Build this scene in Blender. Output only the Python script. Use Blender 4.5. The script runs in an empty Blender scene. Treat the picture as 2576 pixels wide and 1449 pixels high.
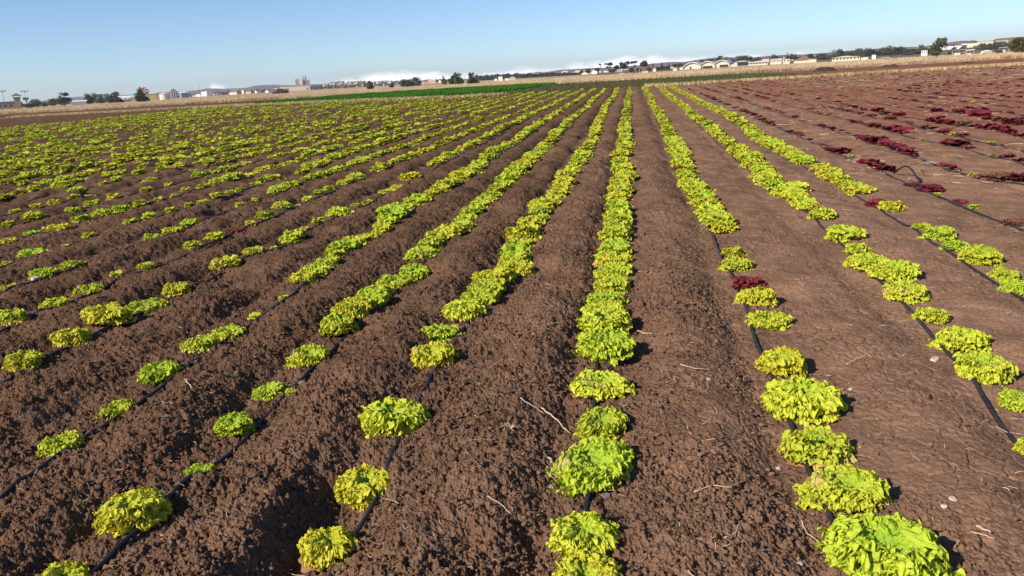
import bpy, math, random
import numpy as np
from mathutils import Vector, Matrix
R = math.radians
S = bpy.context.scene
COL = S.collection
# ------------------------------------------------------------------ camera
EYE = 1.55
ROLL, PITCH, YAW = R(3.2966), R(14.795), R(9.143)
def pose(px, py):
    'world direction of a point of a 2576 x 1449 picture taken by this camera (f = 2000)'
    x, y = px - 1288.0, py - 724.5
    c, s = math.cos(ROLL), math.sin(ROLL)
    u, v = x*c - y*s, x*s + y*c
    fy = 2000*math.cos(PITCH) - v*math.sin(PITCH)
    fz = -(2000*math.sin(PITCH) + v*math.cos(PITCH))
    return Vector((u*math.cos(YAW) - fy*math.sin(YAW), u*math.sin(YAW) + fy*math.cos(YAW), fz))
fwd = pose(1288, 724.5).normalized()
rgt = (pose(1388, 724.5) - pose(1288, 724.5)).normalized()
up = rgt.cross(fwd)
cam = bpy.data.cameras.new('camera')
cam.lens = 36*2000/2576; cam.sensor_width = 36; cam.clip_start = 0.05; cam.clip_end = 30000
co = bpy.data.objects.new('camera', cam); COL.objects.link(co)
M = Matrix((rgt, up, -fwd)).transposed().to_4x4(); M.translation = Vector((0, 0, EYE))
co.matrix_world = M
S.camera = co
# ------------------------------------------------------------------ light
SUN_EL, SUN_AZ = R(33), R(226)          # azimuth clockwise from +Y: behind the camera, to the left
to_sun = Vector((math.sin(SUN_AZ)*math.cos(SUN_EL), math.cos(SUN_AZ)*math.cos(SUN_EL), math.sin(SUN_EL)))
sl = bpy.data.lights.new('sun', 'SUN'); sl.energy = 4.4; sl.angle = R(0.5); sl.color = (1.0, 0.93, 0.83)
so = bpy.data.objects.new('sun', sl); COL.objects.link(so)
so.rotation_euler = (-to_sun).to_track_quat('-Z', 'Y').to_euler()
W = bpy.data.worlds.new('World'); S.world = W; W.use_nodes = True
def build_world():
    nt = W.node_tree; nt.nodes.clear(); N = nt.nodes.new; L = nt.links.new
    out = N('ShaderNodeOutputWorld'); bg = N('ShaderNodeBackground'); bg.inputs[1].default_value = SKY
    sky = N('ShaderNodeTexSky'); sky.sky_type = 'NISHITA'; sky.sun_disc = False
    sky.sun_elevation = SUN_EL; sky.sun_rotation = SUN_AZ; sky.air_density = 1.0; sky.dust_density = 0.25; sky.ozone_density = 3.0
    sky.altitude = 2000
    tc = N('ShaderNodeTexCoord'); sep = N('ShaderNodeSeparateXYZ'); L(tc.outputs['Generated'], sep.inputs[0])
    def m(op, a, b=None, c=None):
        n = N('ShaderNodeMath'); n.operation = op
        for i, q in enumerate((a, b, c)):
            if q is None: continue
            if isinstance(q, (int, float)): n.inputs[i].default_value = q
            else: L(q, n.inputs[i])
        return n.outputs[0]
    az = m('ARCTAN2', sep.outputs[0], sep.outputs[1])             # radians clockwise from +Y
    # a low bank of cloud standing on the horizon: its top follows the azimuth
    mr = N('ShaderNodeMapRange'); mr.inputs[1].default_value = -0.75; mr.inputs[2].default_value = 0.55
    L(az, mr.inputs[0])
    cr = N('ShaderNodeValToRGB'); cr.color_ramp.interpolation = 'EASE'
    pts = [(-0.75, 0), (-0.503, 0), (-0.497, .88), (-0.485, .84), (-0.478, .25), (-0.45, .2), (-0.36, .25), (-0.335, .75), (-0.29, .85), (-0.25, .8), (-0.2, .3),
           (-0.165, .45), (-0.13, .62), (-0.1, .42), (-0.06, .75), (-0.01, 1.0), (0.02, 1.05), (0.055, .65), (0.12, .6), (0.2, .45), (0.35, .3), (0.5, .2)]
    e = cr.color_ramp.elements
    e[0].position = 0; e[0].color = (0, 0, 0, 1); e[1].position = 1; e[1].color = (.1, .1, .1, 1)
    for a, t in pts[1:]:
        q = e.new((a + .75)/1.3); q.color = (t/2, t/2, t/2, 1)
    L(mr.outputs[0], cr.inputs[0])
    top = m('MULTIPLY', cr.outputs[0], 2.0*0.0165)
    no = N('ShaderNodeTexNoise'); no.inputs['Scale'].default_value = 38; no.inputs['Detail'].default_value = 6; no.inputs['Roughness'].default_value = .62
    mp = N('ShaderNodeMapping'); mp.inputs['Scale'].default_value = (1, 1, 2.0); L(tc.outputs['Generated'], mp.inputs[0]); L(mp.outputs[0], no.inputs[0])
    wob = m('MULTIPLY', m('SUBTRACT', no.outputs[0], .5), .022)
    d = m('SUBTRACT', m('ADD', top, wob), sep.outputs[2])
    ms = N('ShaderNodeMapRange'); ms.interpolation_type = 'SMOOTHSTEP'; ms.inputs[1].default_value = -0.003; ms.inputs[2].default_value = 0.009; L(d, ms.inputs[0])
    gate = m('GREATER_THAN', top, 0.002)
    fac = m('MULTIPLY', m('MULTIPLY', ms.outputs[0], gate), .96)
    mix = N('ShaderNodeMixRGB'); L(fac, mix.inputs[0]); tn = N('ShaderNodeVectorMath'); tn.operation = 'MULTIPLY'; tn.inputs[1].default_value = (.90, 1.0, 1.14); L(sky.outputs[0], tn.inputs[0]); L(tn.outputs[0], mix.inputs[1]); mix.inputs[2].default_value = (CLOUD*1.0, CLOUD*.97, CLOUD*.97, 1)
    L(mix.outputs[0], bg.inputs[0]); L(bg.outputs[0], out.inputs[0])
SKY, CLOUD = 0.084, 16
build_world()
S.view_settings.view_transform = 'Standard'; S.view_settings.look = 'None'; S.view_settings.gamma = 1
S.view_settings.use_curve_mapping = False; S.view_settings.exposure = 0.55
S.cycles.max_bounces = 6; S.cycles.transparent_max_bounces = 8; S.cycles.volume_bounces = 0
rng = np.random.default_rng(7); random.seed(7)
# ------------------------------------------------------------------ helpers
def tag(o, label, cat, group=None):
    o['label'] = label; o['category'] = cat
    if group: o['group'] = group
    return o
def kind(o, k): o['kind'] = k; return o
def mesh_np(name, V, Q, mat=None, T=None, cols=None, smooth=True, parent=None, link=True):
    'V (n,3); Q (m,4) quads and/or T (t,3) triangles, all numpy'
    me = bpy.data.meshes.new(name)
    V = np.asarray(V, np.float32); Q = np.zeros((0, 4), np.int32) if Q is None else np.asarray(Q, np.int32)
    T = np.zeros((0, 3), np.int32) if T is None else np.asarray(T, np.int32)
    me.vertices.add(len(V)); me.vertices.foreach_set('co', V.ravel())
    idx = np.concatenate([Q.ravel(), T.ravel()]).astype(np.int32)
    me.loops.add(len(idx)); me.loops.foreach_set('vertex_index', idx)
    tot = np.concatenate([np.full(len(Q), 4), np.full(len(T), 3)]).astype(np.int32)
    st = np.concatenate([[0], np.cumsum(tot)[:-1]]).astype(np.int32)
    me.polygons.add(len(tot)); me.polygons.foreach_set('loop_start', st)
    me.polygons.foreach_set('use_smooth', np.full(len(tot), bool(smooth)))
    if cols is not None:
        ca = me.color_attributes.new('Col', 'FLOAT_COLOR', 'POINT')
        c = np.ones((len(V), 4), np.float32); c[:, :cols.shape[1]] = cols
        ca.data.foreach_set('color', c.ravel())
    me.update(calc_edges=True)
    if mat: me.materials.append(mat)
    if not link: return me
    o = bpy.data.objects.new(name, me); COL.objects.link(o); o.parent = parent
    return o
def hash2(ix, iy, s=0):
    h = (ix.astype(np.int64)*374761393 + iy.astype(np.int64)*668265263 + s*974711 + 12345) & 0xffffffff
    h = ((h ^ (h >> 13))*1274126177) & 0xffffffff
    h = ((h ^ (h >> 15))*2246822519) & 0xffffffff
    return ((h ^ (h >> 16)) & 0xffffff)/float(0xffffff)
def vnoise(x, y, s=0):
    ix, iy = np.floor(x), np.floor(y); fx, fy = x-ix, y-iy
    fx = fx*fx*(3-2*fx); fy = fy*fy*(3-2*fy)
    a, b, c, d = hash2(ix, iy, s), hash2(ix+1, iy, s), hash2(ix, iy+1, s), hash2(ix+1, iy+1, s)
    return (a*(1-fx)+b*fx)*(1-fy) + (c*(1-fx)+d*fx)*fy
def fbm(x, y, s=0, n=4):
    v = 0; a = .5; t = 0
    for i in range(n):
        v = v + a*vnoise(x*2**i, y*2**i, s+i*17); t += a; a *= .5
    return v/t
def worley(x, y, s=0):
    ix, iy = np.floor(x), np.floor(y)
    f1 = np.full(x.shape, 9.); f2 = f1.copy(); rid = np.zeros(x.shape)
    for dx in (-1, 0, 1):
        for dy in (-1, 0, 1):
            cx, cy = ix+dx, iy+dy
            d = np.hypot(cx + hash2(cx, cy, s) - x, cy + hash2(cx, cy, s+1) - y)
            m = d < f1
            f2 = np.where(m, f1, np.minimum(f2, d)); rid = np.where(m, hash2(cx, cy, s+2), rid); f1 = np.where(m, d, f1)
    return f1, f2, rid
# materials
def new_mat(name):
    m = bpy.data.materials.new(name); m.use_nodes = True
    nt = m.node_tree; b = nt.nodes['Principled BSDF']
    return m, nt, b
def plain(name, col, rough=.8, var=.25, scale=3., bump=0, spec=.2, metal=0):
    m, nt, b = new_mat(name); N = nt.nodes.new; L = nt.links.new
    tc = N('ShaderNodeTexCoord'); no = N('ShaderNodeTexNoise'); no.inputs['Scale'].default_value = scale; no.inputs['Detail'].default_value = 5
    L(tc.outputs['Object'], no.inputs[0])
    mr = N('ShaderNodeMapRange'); mr.inputs[1].default_value = .3; mr.inputs[2].default_value = .7
    mr.inputs[3].default_value = 1-var; mr.inputs[4].default_value = 1+var; L(no.outputs[0], mr.inputs[0])
    mx = N('ShaderNodeVectorMath'); mx.operation = 'SCALE'; mx.inputs[0].default_value = col; L(mr.outputs[0], mx.inputs['Scale'])
    L(mx.outputs[0], b.inputs['Base Color']); b.inputs['Roughness'].default_value = rough
    b.inputs['Specular IOR Level'].default_value = spec; b.inputs['Metallic'].default_value = metal
    if bump:
        bp = N('ShaderNodeBump'); bp.inputs['Strength'].default_value = bump; bp.inputs['Distance'].default_value = .02
        L(no.outputs[0], bp.inputs['Height']); L(bp.outputs[0], b.inputs['Normal'])
    return m
def attr_mat(name, rough=.9, trans=0., tint=False, spec=.2, bump=None, var=.12, scale=30.):
    'base colour from the mesh colour layer, optionally times the object colour'
    m, nt, b = new_mat(name); N = nt.nodes.new; L = nt.links.new
    at = N('ShaderNodeAttribute'); at.attribute_name = 'Col'; c = at.outputs['Color']
    if tint:
        oi = N('ShaderNodeObjectInfo'); mu = N('ShaderNodeVectorMath'); mu.operation = 'MULTIPLY'
        L(c, mu.inputs[0]); L(oi.outputs['Color'], mu.inputs[1]); c = mu.outputs[0]
    tc = N('ShaderNodeTexCoord'); no = N('ShaderNodeTexNoise'); no.inputs['Scale'].default_value = scale; no.inputs['Detail'].default_value = 4
    L(tc.outputs['Object'], no.inputs[0])
    mr = N('ShaderNodeMapRange'); mr.inputs[1].default_value = .3; mr.inputs[2].default_value = .7
    mr.inputs[3].default_value = 1-var; mr.inputs[4].default_value = 1+var; L(no.outputs[0], mr.inputs[0])
    mx = N('ShaderNodeVectorMath'); mx.operation = 'SCALE'; L(c, mx.inputs[0]); L(mr.outputs[0], mx.inputs['Scale']); c = mx.outputs[0]
    L(c, b.inputs['Base Color']); b.inputs['Roughness'].default_value = rough; b.inputs['Specular IOR Level'].default_value = spec
    if bump:
        bp = N('ShaderNodeBump'); bp.inputs['Strength'].default_value = bump[0]; bp.inputs['Distance'].default_value = bump[1]
        n2 = N('ShaderNodeTexNoise'); n2.inputs['Scale'].default_value = bump[2]; n2.inputs['Detail'].default_value = 3; L(tc.outputs['Object'], n2.inputs[0])
        L(n2.outputs[0], bp.inputs['Height']); L(bp.outputs[0], b.inputs['Normal'])
    if trans:
        tr = N('ShaderNodeBsdfTranslucent'); L(c, tr.inputs[0]); ms = N('ShaderNodeMixShader'); ms.inputs[0].default_value = trans
        o = nt.nodes['Material Output']; L(b.outputs[0], ms.inputs[1]); L(tr.outputs[0], ms.inputs[2]); L(ms.outputs[0], o.inputs[0])
    return m
# ------------------------------------------------------------------ terrain
X0, SP, SPL = -0.17, 0.89, 0.857
EDGE_FAR = [(-200, 70), (-36, 70), (-29.3, 69.2), (-20, 62.5), (-12.7, 57), (-8.4, 58.5), (-2.7, 60), (3, 58.5), (8.2, 59.6), (16.8, 61.2), (28.7, 64), (200, 66)]
BELT = [(-200, 121), (-92, 118), (-82, 112), (-60, 116), (-42.6, 110), (-22, 112), (-11, 108.4), (-4, 110), (6, 109), (18, 108.7), (31, 111), (40, 108.6), (49, 112), (200, 118)]
def far_edge(x): return np.interp(x, [p[0] for p in EDGE_FAR], [p[1] for p in EDGE_FAR])
def belt_edge(x): return np.interp(x, [p[0] for p in BELT], [p[1] for p in BELT])
def row_x(k, off=0.): return X0 + (SP if k > 0 else SPL)*k + off
_u = np.linspace(0, 1, 201)
_p = np.interp(_u, [0, .12, .3, .48, .6, .72, .84, .92, 1], [0, .04, .5, .95, 1, .62, -.22, -.12, 0])
_k = np.exp(-np.linspace(-2.2, 2.2, 17)**2); _k /= _k.sum()
PROF = np.convolve(np.concatenate([_p[-9:-1], _p, _p[1:9]]), _k, 'valid')
def macro(x, y):
    x = np.asarray(x, float); y = np.asarray(y, float)
    z = 0.0065*np.clip(y, -2, 60)
    sp = np.where(x > X0, SP, SPL)
    wander = (fbm(x*0 + np.floor((x-X0)/sp), y*.35, 5, 2)-.5)*.16
    u = ((x - X0)/sp + wander) % 1.0
    amp = np.interp(x, [-40, -12, -2.5, -0.6, -0.1, .7, 1.2, 3, 40], [.035, .043, .054, .072, .078, .034, .022, .018, .018])
    amp = amp*(.35 + 1.3*fbm(x*.9, y*.7, 9, 3))
    d = np.interp(y, [0, 55, 64, 400], [1, 1, .25, 0])
    z = z + amp*PROF[(u*200).astype(int)]*d
    left = np.interp(x, [-.3, .6], [1., .3])
    z = z + (fbm(x*2.6, y*2.6, 21, 4)-.5)*(.03 + .075*left)*d + (fbm(x*8, y*8, 23, 2)-.5)*(.008+.03*left)*d
    # trodden hollows in the left part
    h = fbm(x*1.7, y*1.3, 33, 2); z = z - np.clip(h-.62, 0, 1)*.35*left*d
    return z
def zone_colour(x, y):
    n1 = fbm(x*.5, y*.5, 51, 4); n2 = fbm(x*7, y*7, 61, 3); r = np.hypot(x, y)
    soil = np.array(SOIL)*(0.60 + .42*n1 + .38*n2)[:, None]
    # paler, slightly greyer to the right: brighter sunlit look put into soil colour
    t = np.interp(x, [-2, 2], [0, 1])[:, None]
    soil = soil*(1-t) + soil*np.array([1.70, 1.74, 1.78])*t
    c = soil
    red = np.clip((x-3)/4, 0, 1)*np.clip((y-5)/20, 0, 1)
    c = c*(1 - red[:, None]*.25*np.array([0, 1, .9]))
    fe, be = far_edge(x), belt_edge(x)
    wob = (fbm(x*.6, y*.6, 71, 3)-.5)*3
    dull = (y > fe) & (x > -30) & (x < 17 + (y-60)*.0)
    streak = .5+.5*np.sin((x + wob*.15)*2*math.pi/.75)
    gcol = np.array([.085, .082, .035])[None]*(1-.45*streak[:, None]) + np.array([.02, .008, .004])*streak[:, None]
    gl = np.interp(x, [-12, -1, 1.5, 8, 13, 17], [.55, .35, .95, .9, .55, 0])[:, None]*np.clip(.6+n1*.8, 0, 1)[:, None]
    c = np.where(dull[:, None], soil*.9*(1-gl)+gcol*gl, c)
    strip = (x < -10) & (x > -44) & (y > fe)
    c = np.where(strip[:, None], np.array([.04, .12, .012])[None], c)
    straw = np.array([.50, .37, .22])[None]*(.6+.5*n1+.4*n2)[:, None]
    belt = y > be + wob*.4
    c = np.where(belt[:, None], straw*.75, c)
    # pale dry margins
    mg = ((np.abs(y-be+wob*.2) < 1.0) & (x > -8)) | ((np.abs(y-fe-1+wob*.25) < .8*n2+.25) & (x > 1)) | ((np.abs(y-(78 + (x+60)*-.05)+wob) < .9) & (x < -40) & (n1 > .42))
    c = np.where(mg[:, None], straw*1.1, c)
    # stony, straw littered far right corner of the red rows
    lit = (x > 9) & (y > 38) & (y < fe) & (fbm(x*2.2, y*2.2, 81, 2) > .6)
    c = np.where(lit[:, None], c*.5 + straw*.4, c)
    return np.clip(c, 0, 1)
SOIL = (.136, .076, .046)
def build_ground():
    va = -9.143
    fine = np.arange(-44, 44.001, .08)
    ang = np.concatenate([np.arange(-180, -44.5, 2.7), fine, np.arange(46.7, 180, 2.7)])
    A = np.radians(ang + va)
    rr = [.35]
    while rr[-1] < 5.5: rr.append(rr[-1]*1.0021 + .0003)
    while rr[-1] < 14: rr.append(rr[-1]*1.0030 + .0004)
    while rr[-1] < 130: rr.append(rr[-1]*1.0042)
    while rr[-1] < 420: rr.append(rr[-1]*1.012)
    while rr[-1] < 9500: rr.append(rr[-1]*1.06)
    r = np.array(rr); ox, oy = 0., 0.
    RR, AA = np.meshgrid(r, A, indexing='ij')
    X = (ox + RR*np.sin(AA)).ravel(); Y = (oy + RR*np.cos(AA)).ravel(); D = np.repeat(r, len(A))
    Z = macro(X, Y)
    col = zone_colour(X, Y)
    near = np.where((D < 15) & (np.tile(np.abs(ang) < 46.5, len(r))))[0]
    x, y = X[near], Y[near]
    wx = (fbm(x*26, y*26, 3, 3)-.5)*.06; wy = (fbm(x*26, y*26, 4, 3)-.5)*.06
    left = np.interp(x + (fbm(x*1.2, y*1.2, 8, 2)-.5)*1.6, [.1, 1.0], [1., .16])
    f1, f2, rid = worley((x+wx)*24, (y+wy)*24, 100)
    g1, g2, rid2 = worley((x+wx)*52, (y+wy)*52, 200)
    crumb = .5 + 1.0*fbm(x*3, y*3, 10, 2)
    j1, j2, _ = worley((x+wx*.5)*95, (y+wy*.5)*95, 220)
    fine_n = fbm(x*34, y*34, 230, 3)-.5; q1 = np.abs(fbm(x*13, y*13, 240, 3)-.5)*2
    dz = (.013*(1-(f1/.72)**2)*rid**3*1.3 + .012*(1-(g1/.7)**2)*(rid2**2)*1.6 + .008*(1-(j1/.7)**2) + .020*fine_n - .012*(1-q1)**4)*left*crumb + (fbm(x*40, y*40, 250, 2)-.5)*.004
    # cracks: everywhere on the right, coarse plates
    xx, yy = x + (fbm(x*9, y*9, 12, 3)-.5)*.12, y + (fbm(x*9, y*9, 13, 3)-.5)*.12
    h1, h2, _ = worley(xx*9, yy*6.5, 300); i1, i2, _ = worley(xx*21, yy*17, 310)
    ck = np.clip(1-(h2-h1)/.055, 0, 1)*np.clip(fbm(x*2.5, y*2.5, 14, 2)*3.2-1.1, 0, 1)*.016 + np.clip(1-(i2-i1)/.16, 0, 1)*np.clip(fbm(x*4, y*4, 15, 2)*3-1.1, 0, 1)*.007
    dz = dz - ck*(1.15-left) - ck*.35*left
    Z[near] += dz*np.interp(D[near], [11, 15], [1, .3])
    mid = np.where((D >= 11) & (D < 62))[0]
    Z[mid] += (fbm(X[mid]*7, Y[mid]*7, 40, 2)-.5)*.05
    V = np.stack([X, Y, Z], 1)
    na, nr = len(A), len(r)
    i = np.arange(nr-1)[:, None]*na; j = np.arange(na)[None]; j2 = (j+1) % na
    Q = np.stack([i+j, i+na+j, i+na+j2, i+j2], -1).reshape(-1, 4)[:, ::-1]
    rgh = np.interp(X + (fbm(X*1.2, Y*1.2, 8, 2)-.5)*1.6, [.1, 1.0], [1., .2])
    col = np.column_stack([col, rgh])
    # disk under the camera
    V = np.vstack([V, [[ox, oy, macro(np.array([ox]), np.array([oy]))[0]]]]); col = np.vstack([col, col[:1]])
    T = np.stack([np.full(na, len(V)-1), np.arange(na), (np.arange(na)+1) % na], 1)[:, ::-1]
    m, nt, b = new_mat('soil'); N = nt.nodes.new; L = nt.links.new
    at = N('ShaderNodeAttribute'); at.attribute_name = 'Col'
    tc = N('ShaderNodeTexCoord')
    def tex(t, s, d=4):
        n = N(t); n.inputs['Scale'].default_value = s
        if t == 'ShaderNodeTexNoise': n.inputs['Detail'].default_value = d; n.inputs['Roughness'].default_value = .6
        L(tc.outputs['Object'], n.inputs['Vector']); return n
    n1 = tex('ShaderNodeTexNoise', 45); n2 = tex('ShaderNodeTexNoise', 190, 3); v1 = tex('ShaderNodeTexVoronoi', 95)
    mr = N('ShaderNodeMapRange'); mr.inputs[1].default_value = .3; mr.inputs[2].default_value = .7; mr.inputs[3].default_value = .72; mr.inputs[4].default_value = 1.25; L(n1.outputs[0], mr.inputs[0])
    n3 = tex('ShaderNodeTexNoise', 2.2, 5); m3 = N('ShaderNodeMapRange'); m3.inputs[1].default_value = .35; m3.inputs[2].default_value = .65; m3.inputs[3].default_value = .86; m3.inputs[4].default_value = 1.16; L(n3.outputs[0], m3.inputs[0])
    mm = N('ShaderNodeMath'); mm.operation = 'MULTIPLY'; L(mr.outputs[0], mm.inputs[0]); L(m3.outputs[0], mm.inputs[1])
    mx = N('ShaderNodeVectorMath'); mx.operation = 'SCALE'; L(at.outputs['Color'], mx.inputs[0]); L(mm.outputs[0], mx.inputs['Scale'])
    gr = N('ShaderNodeMath'); gr.operation = 'GREATER_THAN'; gr.inputs[1].default_value = .71; L(n2.outputs[0], gr.inputs[0])
    mg = N('ShaderNodeMixRGB'); L(gr.outputs[0], mg.inputs[0]); L(mx.outputs[0], mg.inputs[1]); mg.inputs[2].default_value = (.34, .25, .19, 1)
    L(mg.outputs[0], b.inputs['Base Color']); b.inputs['Roughness'].default_value = .95; b.inputs['Specular IOR Level'].default_value = .0
    ad = N('ShaderNodeMath'); ad.operation = 'MULTIPLY_ADD'; vm = N('ShaderNodeMath'); vm.operation = 'MULTIPLY'; L(v1.outputs['Distance'], vm.inputs[0]); L(at.outputs['Alpha'], vm.inputs[1]); L(vm.outputs[0], ad.inputs[0]); ad.inputs[1].default_value = -.8; L(n1.outputs[0], ad.inputs[2])
    bp = N('ShaderNodeBump'); bp.inputs['Strength'].default_value = 1.; bp.inputs['Distance'].default_value = .010; L(ad.outputs[0], bp.inputs['Height']); L(bp.outputs[0], b.inputs['Normal'])
    return kind(mesh_np('ground', V, Q, m, T=T, cols=col), 'structure')
build_ground()
# ------------------------------------------------------------------ lettuces
LEAF = attr_mat('lettuce_leaf', rough=.55, trans=.30, tint=True, spec=.25, bump=(.6, .05, 9.), var=.1, scale=7.)
MASS = attr_mat('lettuce_mass', rough=.6, trans=.28, spec=.2, var=.15, scale=2.)
def lettuce_np(seed, nleaf, na, nr, frill=1., red=False, flat=1., loose=0.):
    'a loose leaf head of diameter about 1: rosette of fan shaped ruffled leaves. returns V, Q, C'
    g = np.random.default_rng(seed); Vs, Qs, Cs = [], [], []; base = 0
    al = np.linspace(-1, 1, na); rho = 1 - .88*(1-np.linspace(0, 1, nr))**1.35
    RH, AL = np.meshgrid(rho, al, indexing='ij')
    for i in range(nleaf):
        t = i/(nleaf-1); az = i*2.39996 + g.normal(0, .18)
        Lf = (.5 - .07*t)*(1 + g.normal(0, .05 + loose) - .34*g.random()**2); th0 = (R(6) + R(74)*t**.85)*flat; th0 = max(R(2), th0 + g.normal(0, .09))
        half = R(62 + 16*g.random()); a = AL*half
        ext = Lf*(.78 + .22*np.cos(AL*1.5))*(1 + .05*np.sin(AL*9+g.random()*6)*RH)
        # leaf curls back toward its tip
        th = th0*(1.12 - .55*RH**1.6)
        along = ext*RH*np.cos(a*.92); side = ext*RH*np.sin(a*.92)
        n = np.zeros_like(a); am = frill
        du, dv = np.zeros_like(a), np.zeros_like(a); ru, rv = along.copy(), side.copy()
        for lam, A_, pw in ((.30, .020, 1.2), (.15, .016, 1.4), (.085, .0145, 1.6), (.052, .0125, 1.9), (.034, .0090, 2.2)):
            if lam < 1.9*1.25/na: continue
            for _ in range(3):
                dr, ph = g.random()*6.28, g.random()*6.28; kk = 6.283/lam*g.uniform(.8, 1.25)
                w = np.sin(kk*(ru*math.cos(dr) + rv*math.sin(dr)) + ph)*RH**pw*A_*am
                n += w; p2 = ph + g.random()*6.28
                w2 = np.cos(kk*(ru*math.cos(dr) + rv*math.sin(dr)) + p2)*RH**(pw+.5)*A_*am*.6
                du += w2*math.cos(p2); dv += w2*math.sin(p2)
        along = along + du; side = side + dv
        n += .10*np.abs(AL)**1.5*RH*(.4+t*.5)          # sides fold upward: cupped
        n += (g.random(a.shape)-.5)*.012*RH
        ca, sa = math.cos(az), math.sin(az)
        o = along*np.cos(th) - n*np.sin(th); z = along*np.sin(th) + n*np.cos(th) + .025 + .05*t
        b0 = .015*(1-t)
        V = np.stack([(b0+o)*ca - side*sa, (b0+o)*sa + side*ca, np.maximum(z, .004)], -1).reshape(-1, 3)
        k = np.arange(nr-1)[:, None]*na; j = np.arange(na-1)[None]
        Q = np.stack([k+j, k+na+j, k+na+j+1, k+j+1], -1).reshape(-1, 4) + base
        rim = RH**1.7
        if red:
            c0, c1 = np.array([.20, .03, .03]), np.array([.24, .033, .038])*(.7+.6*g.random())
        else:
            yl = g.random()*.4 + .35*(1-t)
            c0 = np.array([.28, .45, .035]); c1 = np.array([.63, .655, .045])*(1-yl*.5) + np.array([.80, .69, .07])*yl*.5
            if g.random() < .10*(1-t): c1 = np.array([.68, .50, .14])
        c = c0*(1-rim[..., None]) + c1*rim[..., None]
        c = c*(1 + (g.random(a.shape)-.5)*.16)[..., None]
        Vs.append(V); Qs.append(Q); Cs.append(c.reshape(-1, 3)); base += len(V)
    return np.vstack(Vs), np.vstack(Qs), np.vstack(Cs)
def lib(n, s0, *a, **k): return [mesh_np('lettuce', *lettuce_np(s0+i, *a, **k)[:2], mat=LEAF, cols=lettuce_np(s0+i, *a, **k)[2], link=False) for i in range(n)]
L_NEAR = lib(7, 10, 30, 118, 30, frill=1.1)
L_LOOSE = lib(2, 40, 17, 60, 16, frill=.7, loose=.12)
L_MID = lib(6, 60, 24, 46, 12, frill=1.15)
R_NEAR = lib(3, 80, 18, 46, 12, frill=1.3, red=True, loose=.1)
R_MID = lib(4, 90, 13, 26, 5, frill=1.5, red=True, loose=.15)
WITHER = plain('withered_leaf', (.42, .22, .09), var=.35, scale=30, rough=.7)
def wither_mesh(seed):
    V, Q, C = lettuce_np(seed, 4, 26, 6, frill=.9, flat=.3)
    g = np.random.default_rng(seed); a = g.random()*6.28
    # keep the leaves on one side
    keep = []
    nv = 26*6
    for i in range(4):
        az = a + g.normal(0, .35); c, s = math.cos(az-i*2.39996), math.sin(az-i*2.39996)
        W_ = V[i*nv:(i+1)*nv].copy(); x, y = W_[:, 0].copy(), W_[:, 1].copy()
        W_[:, 0] = (x*c - y*s)*1.06; W_[:, 1] = (x*s + y*c)*1.06; W_[:, 2] = W_[:, 2]*.6; V[i*nv:(i+1)*nv] = W_
    return mesh_np('withered_leaf', V, Q, WITHER, link=False)
WITHERS = [wither_mesh(200+i) for i in range(5)]
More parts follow.
